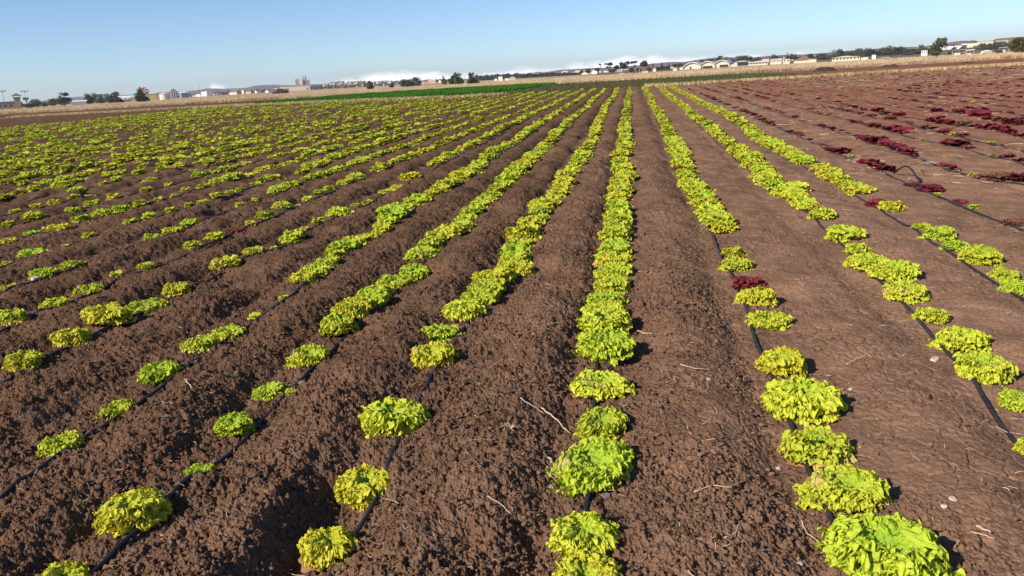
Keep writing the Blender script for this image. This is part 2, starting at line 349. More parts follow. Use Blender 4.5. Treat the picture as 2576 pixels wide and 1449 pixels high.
HEADS = {
 0: [(0.01,2.11,0.23),(-0.01,2.38,0.24),(0.0,2.86,0.31),(0.01,3.24,0.24),(0.0,3.67,0.26),(-0.01,4.23,0.31),(-0.03,4.66,0.33),(-0.04,4.97,0.23),(-0.03,5.25,0.17),(0.01,5.62,0.26),(0.01,5.91,0.26),(0.0,6.31,0.26),(-0.0,6.67,0.27),(-0.02,7.24,0.29),(0.01,8.13,0.29),(0.0,8.7,0.3),(-0.03,9.49,0.31),(-0.01,10.13,0.32),(-0.0,11.03,0.33)],
 -1: [(0.0,2.31,0.22),(-0.03,2.78,0.26),(-0.06,3.27,0.34),(-0.07,4.1,0.29),(-0.14,4.55,0.18),(-0.07,4.92,0.24),(-0.05,5.35,0.27),(-0.03,5.87,0.31),(0.1,6.15,0.14),(0.02,6.76,0.24),(0.0,7.36,0.34),(0.01,8.05,0.31),(0.03,9.06,0.34),(0.1,9.85,0.3),(0.12,10.84,0.33)],
 -2: [(0.07,2.03,0.23),(0.08,2.41,0.28),(0.14,2.77,0.14),(0.06,3.24,0.21),(0.03,3.68,0.2),(0.18,3.63,0.04),(0.07,4.14,0.27),(0.07,4.63,0.24),(0.05,4.95,0.26),(0.1,5.18,0.21),(0.06,5.47,0.26),(0.11,5.78,0.23),(0.12,6.27,0.2),(0.07,7.03,0.26),(0.06,7.87,0.29),(0.13,8.17,0.21),(0.12,8.83,0.27),(0.13,9.63,0.27),(0.16,10.28,0.26),(0.15,11.19,0.28)],
 -3: [(0.24,2.98,0.22),(0.25,3.38,0.22),(0.18,3.89,0.27),(0.2,4.29,0.26),(0.23,4.59,0.21),(0.18,5.05,0.11),(0.22,5.45,0.1),(0.19,5.89,0.21),(0.21,6.4,0.26),(0.14,6.77,0.16),(0.11,7.37,0.33),(0.21,7.51,0.18),(0.23,7.91,0.19),(0.1,8.66,0.43),(0.09,9.31,0.22),(0.12,9.92,0.28),(0.22,10.23,0.26),(0.18,11.01,0.28),(0.27,11.56,0.27)],
 -4: [(0.07,4.04,0.25),(0.06,4.49,0.27),(0.04,4.9,0.31),(-0.02,5.24,0.1),(0.06,5.31,0.27),(0.06,5.72,0.23),(0.08,6.54,0.28),(0.11,7.02,0.21),(0.18,7.32,0.06),(0.17,7.79,0.27),(0.19,8.09,0.13),(0.15,8.57,0.19),(0.25,8.99,0.31),(0.18,9.77,0.15),(0.24,10.08,0.16),(0.22,10.99,0.26),(0.3,11.37,0.26)],
 -5: [(0.15,4.92,0.24),(0.18,5.33,0.2),(0.15,5.77,0.24),(0.17,6.12,0.13),(0.19,6.51,0.17),(0.17,7.39,0.22),(0.17,7.81,0.19),(0.24,8.13,0.13,1),(0.25,8.5,0.16),(0.18,9.03,0.22),(0.11,9.68,0.25),(0.21,9.94,0.08),(0.21,10.28,0.19),(0.13,10.91,0.2),(0.13,11.35,0.21),(0.12,11.91,0.22)],
 -6: [(0.31,5.76,0.15),(0.29,6.19,0.22),(0.33,6.53,0.2),(0.34,7.82,0.21),(0.26,8.34,0.24),(0.27,8.71,0.21),(0.3,9.94,0.19),(0.36,10.26,0.14),(0.22,11.26,0.3),(0.2,11.68,0.31)],
 -7: [(0.25,6.86,0.14),(0.23,7.24,0.27),(0.41,7.51,0.1),(0.32,8.02,0.18),(0.25,8.91,0.21),(0.3,9.23,0.2),(0.39,9.57,0.17),(0.43,9.96,0.15),(0.31,10.53,0.23),(0.2,11.11,0.23),(0.29,11.37,0.17),(0.26,11.72,0.17),(0.3,12.24,0.23)],
 -8: [(0.35,7.83,0.2),(0.19,8.39,0.23),(0.2,8.82,0.31),(0.21,9.25,0.25),(0.15,9.77,0.3),(0.18,10.15,0.25),(0.25,10.48,0.24),(0.38,10.74,0.16),(0.35,11.21,0.18),(0.29,11.67,0.2),(0.39,12.0,0.26)],
 -9: [(0.19,9.07,0.19),(0.22,9.49,0.29),(0.32,10.16,0.25),(0.26,10.66,0.26),(0.14,11.33,0.25),(0.26,12.03,0.25)],
 -10: [(0.41,10.01,0.2),(0.35,10.5,0.22),(0.3,10.94,0.21),(0.32,11.37,0.2),(0.25,11.84,0.21)],
 1: [(0.04,2.32,0.37),(0.02,2.71,0.29),(-0.01,3.09,0.29),(0.02,3.52,0.34),(0.02,4.0,0.27),(0.06,4.73,0.23),(0.07,5.24,0.26),(0.07,5.63,0.17,1),(0.05,6.13,0.24),(0.07,6.53,0.2),(0.11,7.55,0.24),(0.07,8.12,0.26),(0.07,8.88,0.3),(0.06,9.9,0.32),(0.0,10.78,0.26),(0.01,11.89,0.21,1)],
 2: [(-0.07,3.14,0.12),(0.08,3.6,0.17),(0.05,3.93,0.27),(0.12,4.37,0.28),(0.12,4.82,0.21),(0.13,5.29,0.26),(0.19,5.75,0.31),(0.12,6.08,0.27),(0.14,6.54,0.2),(0.19,7.11,0.29),(0.2,8.03,0.24),(0.18,8.5,0.23),(0.17,9.03,0.26),(0.19,9.56,0.37),(0.09,10.5,0.35)],
 3: [(-0.05,5.37,0.2),(-0.0,5.72,0.2),(0.03,6.18,0.28),(-0.0,6.59,0.19),(0.05,7.08,0.25),(0.02,7.39,0.18),(0.04,8.36,0.26),(-0.03,8.62,0.16,1),(0.03,9.47,0.29),(0.02,10.03,0.26),(0.04,10.93,0.32)],
 4: [(-0.07,7.48,0.14,1),(-0.09,8.32,0.12),(-0.08,8.67,0.14,1),(-0.14,9.15,0.09),(-0.1,9.5,0.2,1),(-0.16,9.91,0.14,1),(-0.05,11.36,0.22,1),(-0.04,11.77,0.2,1),(-0.09,12.04,0.24,1),(-0.09,12.96,0.11),(-0.09,13.7,0.31,1)],
 5: [(0.17,10.08,0.24,1),(0.02,10.16,0.26,1),(-0.13,10.14,0.2,1),(-0.2,10.42,0.15),(-0.16,11.32,0.2,1),(-0.17,12.8,0.21,1),(-0.1,13.31,0.25,1),(-0.06,13.82,0.27,1),(-0.06,14.24,0.27,1),(-0.07,14.77,0.29,1),(-0.11,15.36,0.29,1)],
 6: [(-0.02,11.74,0.16,1),(0.01,12.19,0.2,1),(-0.09,12.34,0.14),(-0.04,13.33,0.18,1),(0.04,13.9,0.26,1),(-0.03,14.22,0.23,1),(-0.21,14.85,0.12),(-0.09,16.48,0.28,1),(-0.06,17.19,0.34,1),(-0.13,18.04,0.29,1)],
 7: [(-0.38,13.88,0.14),(-0.33,13.65,0.06,1),(-0.36,15.11,0.21,1),(-0.39,15.47,0.16),(-0.37,16.01,0.18,1),(-0.25,17.28,0.22,1),(-0.23,18.35,0.21,1),(-0.28,19.47,0.25,1),(-0.36,20.75,0.25,1)],
 8: [(-0.46,14.75,0.2,1),(-0.35,15.46,0.25,1),(-0.35,15.94,0.28,1),(-0.36,16.44,0.29,1),(-0.37,16.87,0.29,1),(-0.34,17.42,0.29,1),(-0.38,17.93,0.3,1),(-0.46,18.25,0.29,1),(-0.48,18.79,0.29,1),(-0.62,20.7,0.27,1),(-0.61,21.74,0.28,1),(-0.58,22.68,0.29,1)],
 9: [(-0.34,17.01,0.26,1),(-0.33,17.48,0.27,1),(-0.3,18.09,0.3,1),(-0.32,18.51,0.32,1),(-0.24,19.31,0.32,1),(-0.22,19.91,0.31,1),(-0.11,20.81,0.32,1),(-0.5,21.17,0.27,1)],
}

ORD = lambda n: '%d%s' % (n, 'th' if 10 <= n % 100 <= 20 else {1: 'st', 2: 'nd', 3: 'rd'}.get(n % 10, 'th'))
NTH = ['', 'first', 'second', 'third', 'fourth', 'fifth', 'sixth', 'seventh', 'eighth', 'ninth', 'tenth', 'eleventh', 'twelfth', 'thirteenth', 'fourteenth', 'fifteenth', 'sixteenth', 'seventeenth', 'eighteenth', 'nineteenth', 'twentieth']
def row_name(k):
    if k == 0: return 'centre row'
    n = NTH[abs(k)] if abs(k) <= 20 else ORD(abs(k))
    return '%s row %s of centre' % (n, 'left' if k < 0 else 'right')
def in_view(x, y, z=0.1, m=0.0):
    v = Vector((x, y, z-EYE)); d = v.dot(fwd)
    if d <= 0: return None
    px, py = 1288 + 2000*v.dot(rgt)/d, 724.5 - 2000*v.dot(up)/d
    return (px, py, d) if -m < px < 2576+m and -m < py < 1449+m else None
def far_x(k):
    if k < 0: return X0 + SPL*k + .04
    return X0 + SP*k + [0, .07, .17, .03, -.09, -.1, -.06, -.3, -.4, -.3][min(k, 9)]
plants = []       # (k, x, y, diameter, red)
for k in range(-46, 34):
    L_ = HEADS.get(k, []); y0 = 2.
    L_ = [h if len(h) < 4 else (h[0], h[1], h[2]*1.3, 1) for h in L_]
    if -3 <= k <= 3:                                              # close the run of heads where the row is unbroken
        out_ = []
        for a_, b_ in zip(L_, L_[1:] + [None]):
            out_.append(a_)
            if b_ and a_[1] > {-3: 5.8, -2: 4.5, -1: 4., 0: 4.9, 1: 7, 2: 7.5, 3: 9}[k] and .44 < b_[1]-a_[1] < 1.15:
                m_ = int(round((b_[1]-a_[1])/.33))
                for q_ in range(1, m_): f_ = q_/m_; out_.append((a_[0]+(b_[0]-a_[0])*f_, a_[1]+(b_[1]-a_[1])*f_, random.uniform(.25, .32)))
        L_ = out_
    for h in L_:
        plants.append((k, X0 + SP*k + h[0], h[1], max(h[2], .27 if -2 <= k <= 0 and h[1] > 4.4 else .22 if k == -3 and h[1] > 5.8 else .09)*(1.10 if k >= -1 else .98 if h[1] < 4.4 else 1.08), len(h) > 3)); y0 = max(y0, h[1] + .3)
    x = far_x(k); xe = X0 + SP*k + (np.median([h[0] for h in L_[-3:]]) if L_ else x-X0-SP*k)
    if x < -37: continue
    y = max(y0, abs(x)*1.0 if k < 0 else abs(x)*1.9, 2.)
    end = float(far_edge(x)) - (.5 if k > 3 else 1.0); red = k > 3
    wx = 0
    while y < end:
        wx = .85*wx + random.gauss(0, .022); bl = min(1, (y-y0)/6)
        xx = xe*(1-bl) + x*bl + wx
        pn = float(fbm(np.array([xx*.45 + k*.37]), np.array([y*.16]), 400, 3)[0])
        if red:
            keep = .47 if pn > .44 else .16
            if y > 40 and x > 9: keep *= .5
            d = random.uniform(.14, .27)*(.6 + .6*pn); step = .3
        else:
            keep = .97 if k >= -3 else ((.93 if pn > .38 else .6) if k > -10 else .84 if pn > .40 else .5)
            d = random.uniform(.28, .40) if k >= -4 else random.uniform(.22, .42)*(.70 + .5*pn)
            step = .36
            if k < -8 and y > 24: keep *= .8
            if x < -18 and pn < .36: keep *= .35
            if y > end - 8 and x < -24: keep *= .4
        if random.random() < keep:
            r_ = red
            if red and random.random() < .05: r_ = False; d *= .6
            plants.append((k, xx, y + random.uniform(-.05, .05), d, r_))
        y += step*random.uniform(.88, 1.12)
# keep whatever the frame can see (with a margin), rank by size in view
vis = []
for p in plants:
    v = in_view(p[1], p[2], .1, 60)
    if v: vis.append((p[3]/v[2], p, v))
vis.sort(key=lambda q: -q[0])
gi, ri, solo, mass = 0, 0, [], []
for q in vis:
    if q[1][4]:
        ri += 1; (solo if ri <= 296 else mass).append(q)
    else:
        gi += 1; (solo if gi <= 296 else mass).append(q)
solo.sort(key=lambda q: (q[1][0], q[1][2]))
cnt = {}
def ground_z(x, y): return float(macro(np.array([x]), np.array([y]))[0])
for s, (k, x, y, d, red), v in solo:
    c = cnt[k] = cnt.get(k, 0) + 1
    o = None
    if red: me = (R_NEAR if y < 11 else R_MID)[random.randrange(3)]
    elif y < 6.5: me = random.choice(L_NEAR)
    else: me = random.choice(L_MID)
    if k == -3 and 8.5 < y < 8.8: me = L_LOOSE[0]; d *= .82
    o = bpy.data.objects.new('red_lettuce' if red else 'green_lettuce', me); COL.objects.link(o)
    o.location = (x, y, ground_z(x, y) - .012)
    hz = random.uniform(.92, 1.12)*(.95 if not red else .68)
    o.scale = (d*1.04*random.uniform(.93, 1.07), d*1.04*(random.uniform(1.02, 1.24) if y > 5 or k == 0 else random.uniform(.84, .96)), d*hz*.92); o.rotation_euler = (random.uniform(-.07, .07), random.uniform(-.07, .07), random.choice((0, math.pi)) + random.gauss(0, .45))
    size = 'large ' if d > .3 else 'small ' if d < .19 else ''
    if red:
        w = random.uniform(.6, 1.25); o.color = (w, w*random.uniform(.8, 1.5), w*random.uniform(.8, 1.3), 1); look = size + 'dark red curly lettuce'
        d_ = random.random()
        if d_ < .2 and k > 3: o.color = (1.05, 3.0, 1.7, 1); look = size + 'wilted brownish red lettuce'
    else:
        t = random.random()
        if k < 0: t = min(1, t*1.15)
        if t > .8: o.color = (1.07, .97, .95, 1); look = size + 'yellow frilly lettuce'
        elif t < .2: o.color = (.86, .98, .9, 1); look = size + 'green frilly lettuce'
        else: w = random.uniform(.9, 1.08); o.color = (w*.98, w, w, 1); look = size + 'yellow-green frilly lettuce'
        if k == -8 and 11.8 < y < 12.2: o.color = (1.35, .66, .9, 1); look = 'orange-yellow frilly lettuce'
    tag(o, '%s, %s from the front in the %s' % (look, ORD(c), row_name(k)), 'lettuce', 'red lettuces in the right-hand rows' if red and k > 3 else 'green lettuces growing in rows' if not red else 'stray red lettuces among green ones')
    if not red and y < 6 and random.random() < .42:
        wv = bpy.data.objects.new('withered_leaf', random.choice(WITHERS)); COL.objects.link(wv); wv.parent = o
        wv.rotation_euler.z = math.atan2(-y, -x) + random.uniform(-.8, .8) - o.rotation_euler.z; wv['label'] = 'dried brown outer leaves'
        wv.scale = (.93, .93, .5)
# all the rest, far off, as one mass for each kind
def mass_mesh(name, items, red):
    A = [lettuce_np(500+i, 13, 16, 6, frill=1.1, red=red) for i in range(5)]
    B = [lettuce_np(520+i, 8, 9, 4, frill=1.2, red=red) for i in range(5)]
    Vs, Qs, Cs = [], [], []; base = 0; g = np.random.default_rng(3)
    XY = np.array([(p[1][1], p[1][2]) for p in items]); Z = macro(XY[:, 0], XY[:, 1])
    for (s, (k, x, y, d, r_), v), z in zip(items, Z):
        V, Q, C = (A if v[2] < 24 else B)[g.integers(5)]
        a = g.random()*6.28; c, s_ = math.cos(a), math.sin(a); d = d*1.05
        V2 = np.stack([(V[:, 0]*c - V[:, 1]*s_)*d + x, (V[:, 0]*s_ + V[:, 1]*c)*d + y, V[:, 2]*d*(1.0 if not red else .6) + z - .01], 1)
        t = g.random(); tint = np.array([1.06, .97, .95]) if t > .75 else np.array([.88, .98, .95]) if t < .2 else np.array([1, 1, 1])*g.uniform(.88, 1.06)
        if red: tint = np.array([1, 1, 1])*g.uniform(.6, 1.15) if t > .3 else np.array([1.0, 2.8, 1.8])
        Vs.append(V2); Qs.append(Q+base); Cs.append(C*tint); base += len(V)
    o = mesh_np(name, np.vstack(Vs), np.vstack(Qs), MASS, cols=np.vstack(Cs)*np.array([.92, .87, .95])); kind(o, 'stuff'); return o
tag(mass_mesh('green_lettuce_field', [q for q in mass if not q[1][4]], False), 'far rows of yellow-green lettuce merging towards the end of the field', 'lettuce field')
tag(mass_mesh('red_lettuce_field', [q for q in mass if q[1][4]], True), 'far rows of dark red lettuce at the upper right of the field', 'lettuce field')
print('lettuces', len(vis), 'solo', len(solo))
# ------------------------------------------------------------------ drip hoses
HOSE = plain('hose_plastic', (.022, .021, .024), rough=.45, spec=.4, var=.5, scale=25)
def tube(name, pts, rad, mat, seg=7, parent=None, flat=1., taper=None):
    P = np.array(pts, float); n = len(P); T_ = np.gradient(P, axis=0); T_ /= np.linalg.norm(T_, axis=1)[:, None]
    U = np.cross(T_, [0, 0, 1.]); ln = np.linalg.norm(U, axis=1)[:, None]; U = np.where(ln < 1e-4, [1, 0, 0], U/np.maximum(ln, 1e-6)); Wv = np.cross(U, T_)
    a = np.linspace(0, 2*math.pi, seg, endpoint=False)
    rr = np.full(n, rad) if taper is None else np.linspace(rad, rad*taper, n)
    V = P[:, None] + rr[:, None, None]*(np.cos(a)[None, :, None]*U[:, None] + flat*np.sin(a)[None, :, None]*Wv[:, None])
    V = V.reshape(-1, 3); i = np.arange(n-1)[:, None]*seg; j = np.arange(seg)[None]; j2 = (j+1) % seg
    Q = np.stack([i+j, i+j2, i+seg+j2, i+seg+j], -1).reshape(-1, 4)
    V = np.vstack([V, P[:1], P[-1:]]); b = len(V)-2
    T = [(b, (q+1) % seg, q) for q in range(seg)] + [(b+1, (n-1)*seg+q, (n-1)*seg+(q+1) % seg) for q in range(seg)]
    return mesh_np(name, V, Q, mat, T=T, parent=parent)
for k in range(-12, 13):
    L_ = HEADS.get(k, [])
    y1 = 24 if abs(k) < 5 else 30
    y = np.arange(.6 if -3 <= k <= 2 else max(1.5, abs(k)*.75), y1, .06)
    base = np.array([far_x(k)]*len(y))
    if L_:
        hy = [h[1] for h in L_]; hx = [X0+SP*k+h[0] for h in L_]; m = np.convolve(np.interp(y, hy, hx), np.ones(31)/31, 'same'); e = np.interp(y, hy, hx)
        m[:16] = e[:16]; m[-16:] = e[-16:]; base = m
    side = .065 if k < 0 else -.05 if k == 0 else -.085
    x = base + side + (fbm(y*.9, y*0+k, 77, 2)-.5)*.07
    z = macro(x, y); z = np.maximum(z, np.convolve(np.pad(z, 4, 'edge'), np.ones(9)/9, 'valid')) + .003 + .012*fbm(y*1.3, y*0+k*3, 79, 2)
    t = tube('drip_hose', np.stack([x, y, z], 1), .0095, HOSE)
    tag(t, 'black drip irrigation hose lying along the %s' % row_name(k), 'hose', 'drip irrigation hoses along the lettuce rows')
# ------------------------------------------------------------------ litter on the soil
STRAW = attr_mat('straw', rough=.7, var=.2, scale=60.)
def straw_litter(n, area, name, label, lo, hi, wid):
    g = np.random.default_rng(12); Vs, Qs, Cs = [], [], []; b = 0
    xs, ys = area(g, n); zs = macro(xs, ys)
    for x, y, z in zip(xs, ys, zs):
        ln = g.uniform(lo, hi)*(1 if g.random() > .08 else 2.2); a = g.random()*3.14; bend = g.normal(0, .9); w = wid*g.uniform(.6, 1.4)
        q = 3; px, py, pz = x, y, z + .012 + g.random()*.006; P = [(px, py, pz)]
        for i in range(q):
            px += math.cos(a)*ln/q; py += math.sin(a)*ln/q; pz += g.normal(0, .004); a += bend/q; P.append((px, py, pz))
        P = np.array(P); t = np.array([math.cos(a), math.sin(a), 0]); s = np.array([-t[1], t[0], 0])*w; u = np.array([0, 0, w*.9])
        ring = np.stack([P - s, P + u, P + s, P - u*.6], 1).reshape(-1, 3); m = len(P)
        i = np.arange(m-1)[:, None]*4; j = np.arange(4)[None]; j2 = (j+1) % 4
        Qs.append(np.stack([i+j, i+4+j, i+4+j2, i+j2], -1).reshape(-1, 4)+b); Vs.append(ring); b += len(ring)
        c = np.array([.55, .41, .27])*g.uniform(.55, 1.25); Cs.append(np.tile(c, (len(ring), 1)))
    o = mesh_np(name, np.vstack(Vs), np.vstack(Qs), STRAW, cols=np.vstack(Cs)); kind(o, 'stuff'); return tag(o, label, 'straw')
def area_near(g, n):
    y = 1.7 + 13*g.random(n)**1.35; x = -y*1.0 + (y*1.62+.3)*g.random(n)**.8; return x, y
straw_litter(2300, area_near, 'straw_litter', 'bits of pale straw scattered over the brown soil', .008, .042, .0013)
def area_far(g, n):
    y = 9 + 50*g.random(n)**.75; x = 2.5 + (y*.55)*g.random(n)
    q = (fbm(x*.8, y*.5, 111, 3) > .44) | (g.random(n) < .3); return x[q], y[q]
straw_litter(7500, area_far, 'dry_stalk_litter', 'dry pale stalks lying between the far red rows', .03, .17, .0045)
def clods(n):
    'loose crumbs of soil lying on the beds'
    import bmesh
    bm = bmesh.new(); bmesh.ops.create_icosphere(bm, subdivisions=1, radius=1); bm.verts.ensure_lookup_table()
    B = np.array([v.co[:] for v in bm.verts]); F = np.array([[v.index for v in f.verts] for f in bm.faces]); bm.free()
    g = np.random.default_rng(31); y = 1.6 + 7.5*g.random(n)**1.5; x = -y*1.0 + (y*1.6)*g.random(n)
    keep = (g.random(n) < np.interp(x, [.1, .9], [1, .10])) & (fbm(x*3, y*3, 10, 2) > .36); x, y = x[keep], y[keep]; n = len(x)
    s = (.0025 + .0075*g.random(n)**3)*(1+.05*y)*np.interp(x, [0, 1], [1, .7]); z = macro(x, y) + .006 + s*.35
    J = B[None]*(.65 + .7*g.random((n, len(B), 1))); a = g.random(n)*6.28; c, q = np.cos(a)[:, None], np.sin(a)[:, None]
    V = np.stack([(J[..., 0]*c - J[..., 1]*q)*1.25, J[..., 0]*q + J[..., 1]*c, J[..., 2]*.75], -1)*s[:, None, None] + np.stack([x, y, z], 1)[:, None]
    C = np.repeat(zone_colour(x, y)*g.uniform(.85, 1.3, n)[:, None], len(B), 0)
    T = (F[None] + np.arange(n)[:, None, None]*len(B)).reshape(-1, 3)
    o = mesh_np('soil_clods', V.reshape(-1, 3), None, attr_mat('clod_soil', rough=1., spec=0., var=.2, scale=80.), T=T, cols=C, smooth=False)
    return tag(kind(o, 'stuff'), 'loose crumbs and small clods of brown soil on the beds', 'soil')
clods(34000)
STONE_M = [plain('pale_stone', (.52, .42, .33), bump=.6, scale=40), plain('red_stone', (.36, .13, .10), bump=.5, scale=40), plain('grey_stone', (.2, .16, .14), bump=.6, scale=40)]
def stone(x, y, sx, sy, sz, mi, label, cat='stone'):
    import bmesh
    bm = bmesh.new(); bmesh.ops.create_icosphere(bm, subdivisions=3, radius=1); sd = int(abs(x*1000)) % 97
    V = np.array([v.co[:] for v in bm.verts]); n = fbm(V[:, 0]*1.3+V[:, 2], V[:, 1]*1.3-V[:, 2]*.7, sd, 3)
    a = random.random()*3.14
    for v, q in zip(bm.verts, n):
        c = v.co*(0.72+.6*q); c.x = max(-.8, min(.8, c.x)); c.z = min(.7, c.z)
        v.co = (c.x*sx, c.y*sy, c.z*sz)
    me = bpy.data.meshes.new('stone'); bm.to_mesh(me); bm.free(); me.materials.append(STONE_M[mi])
    for p in me.polygons: p.use_smooth = sd % 2 == 0
    o = bpy.data.objects.new('stone', me); COL.objects.link(o); o.location = (x, y, ground_z(x, y)+sz*.35); o.rotation_euler.z = a
    return tag(o, label, cat)
def gp(px, py, zo=0.02):
    'ground point under a spot of the picture'
    r = pose(px, py); t = EYE/-r.z
    for _ in range(50): t = .5*t + .5*(EYE - .0065*max(0, min(60, r.y*t)) - zo)/-r.z
    return r.x*t, r.y*t
for px, py, a, b, c, mi, lb in [
    (2353, 893, .033, .020, .014, 0, 'flat pale stone lying right of the second row right of centre'),
    (2396, 1264, .017, .012, .008, 0, 'rounded cream stone, larger of the pair near the lower right corner'),
    (2374, 1279, .012, .011, .007, 0, 'angular cream stone beside a rounded one near the lower right corner'),
    (2140, 972, .012, .010, .007, 0, 'small pale stone right of the large lettuce pair, first row right'),
    (2148, 1262, .008, .008, .006, 0, 'tiny white stone between first and second rows on the right'),
    (1197, 1265, .019, .014, .007, 1, 'flat reddish stone on the mound left of the centre row'),
    (1524, 1240, .022, .020, .012, 2, 'grey clod of stone between two lettuces in the centre row'),
    (1097, 965, .026, .018, .008, 2, 'flat grey stone beside the first row left of centre'),
    (758, 952, .03, .028, .02, 2, 'brown stone beside the hose of the second row left'),
    (91, 707, .05, .04, .035, 0, 'pale block of stone among the lettuces at the left edge'),
    (339, 792, .022, .016, .014, 0, 'small pale stone in the shade of a fourth row lettuce'),
    (1781, 972, .016, .012, .007, 0, 'small pale flat stone between centre row and first row right'),
    (1958, 1145, .010, .009, .006, 0, 'tiny pale stone left of the first row on the right'),
    (2168, 1355, .014, .010, .008, 0, 'white pebble at the bottom between centre and first row right')]:
    if 'bottom' in lb: px, py = 2011, 1415
    x, y = gp(px, py); stone(x, y, a, b, c, mi, lb)
TWIG = plain('dry_twig', (.50, .37, .24), var=.3, scale=50, rough=.7)
BOARD = plain('dry_stalk_grey', (.40, .31, .24), var=.3, scale=50, rough=.8)
def twig(pts, rad, label, mat=TWIG, name='twig', flat=1., dz=.012, tp=.6):
    P = []
    for i in range(len(pts)-1):
        for t in np.linspace(0, 1, 6, endpoint=(i == len(pts)-2)):
            a, b = gp(*pts[i]), gp(*pts[i+1]); P.append((a[0]+(b[0]-a[0])*t, a[1]+(b[1]-a[1])*t))
    P = np.array(P); z = macro(P[:, 0], P[:, 1]) + dz + rad
    P = P + np.stack([np.sin(np.arange(len(P))*1.9)*rad*.5]*2, 1)
    return tag(tube(name, np.column_stack([P, z]), rad, mat, seg=6, flat=flat, taper=tp), label, 'twig')
for pts, rad, lb, mt, fl in [
    ([(1378, 1150), (1408, 1175), (1452, 1212)], .009, 'thick flat grey stalk leaning against the big centre row lettuce', BOARD, .5),
    ([(1376, 1172), (1402, 1198), (1420, 1212)], .004, 'thin split stalk lying left of the thick flat grey one', BOARD, .6),
    ([(1362, 1035), (1395, 1052), (1432, 1078)], .004, 'pale stalk in the dark furrow left of the centre row', TWIG, 1),
    ([(1310, 1022), (1342, 1030), (1368, 1052)], .003, 'thin grey root on the crumbly mound left of the centre row', BOARD, 1),
    ([(1604, 826), (1640, 845)], .007, 'short pale stick lying right of the centre row', TWIG, .6),
    ([(1228, 1279), (1262, 1288), (1284, 1302)], .0025, 'thin curved pale root below the red stone', TWIG, 1),
    ([(2130, 920), (2155, 908), (2180, 902)], .003, 'pale slightly bent straw right of the first row right of centre', TWIG, 1),
    ([(1746, 1252), (1790, 1238), (1842, 1242)], .003, 'long bent pale stalk between centre row and first row right', TWIG, 1),
    ([(1712, 942), (1748, 952), (1790, 948)], .003, 'pale straw lying on the smooth soil right of the centre row', TWIG, 1),
    ([(1822, 1388), (1850, 1370), (1862, 1336)], .003, 'bent twig near the bottom between centre and first row right', TWIG, 1),
    ([(2455, 1338), (2490, 1358)], .005, 'thick pale straw near the lower right corner', TWIG, 1),
    ([(2440, 1352), (2470, 1360), (2500, 1372)], .003, 'thin white straw beside the thicker one at lower right', TWIG, 1),
    ([(2505, 1060), (2535, 1072), (2576, 1078)], .002, 'thin pale thread of straw at the right edge', TWIG, 1),
    ([(470, 980), (488, 1015)], .005, 'short pale stalk on the mound left of the second row hose', TWIG, .7),
    ([(1378, 855), (1400, 848), (1412, 842)], .0035, 'pale curl of straw left of the centre row', TWIG, 1),
    ([(2016, 1300), (2030, 1330), (2075, 1360)], .0028, 'dry bent stem left of the first row lettuces on the right', TWIG, 1)]:
    twig(pts, rad, lb, mt, flat=fl)
# dry root tuft
rx, ry = gp(1287, 1108)
rt = bpy.data.objects.new('root_tuft', None); COL.objects.link(rt); rt.location = (rx, ry, ground_z(rx, ry)); tag(rt, 'tuft of dry pale roots on the mound left of the centre row', 'root')
for i in range(7):
    a = i*.9 + .3; ln = random.uniform(.03, .055)
    tube('root', [(0, 0, .012), (math.cos(a)*ln*.5, math.sin(a)*ln*.5, .028), (math.cos(a+.3)*ln, math.sin(a+.3)*ln, .02)], .0022, TWIG, seg=5, parent=rt, taper=.4)
# seedlings of weeds
WEED = attr_mat('weed_leaf', rough=.6, trans=.2, var=.1)
def weed_mesh(seed, n, size, c=(.20, .24, .13)):
    g = np.random.default_rng(seed); V, Q, C = [], [], []
    for i in range(n):
        a = g.random()*6.28; L_ = size*g.uniform(.5, 1); el = g.uniform(.1, .8); w = L_*.22
        d = np.array([math.cos(a)*math.cos(el), math.sin(a)*math.cos(el), math.sin(el)]); s = np.array([-math.sin(a), math.cos(a), 0])
        b = len(V); V += [d*L_*.15 - s*w*.2, d*L_*.15 + s*w*.2, d*L_*.6 + s*w + [0, 0, w*.3], d*L_*.6 - s*w + [0, 0, w*.3], d*L_ - [0, 0, w*.3]]
        Q.append((b, b+1, b+2, b+3)); C += [c]*5; Q.append((b+3, b+2, b+4, b+4))
    V = np.array(V); V[:, 2] += .012
    T = [(q[0], q[1], q[2]) for q in Q if q[2] == q[3]]; Q = [q for q in Q if q[2] != q[3]]
    return mesh_np('weed', V, Q, WEED, T=T, cols=np.array(C)*g.uniform(.8, 1.2), link=False)
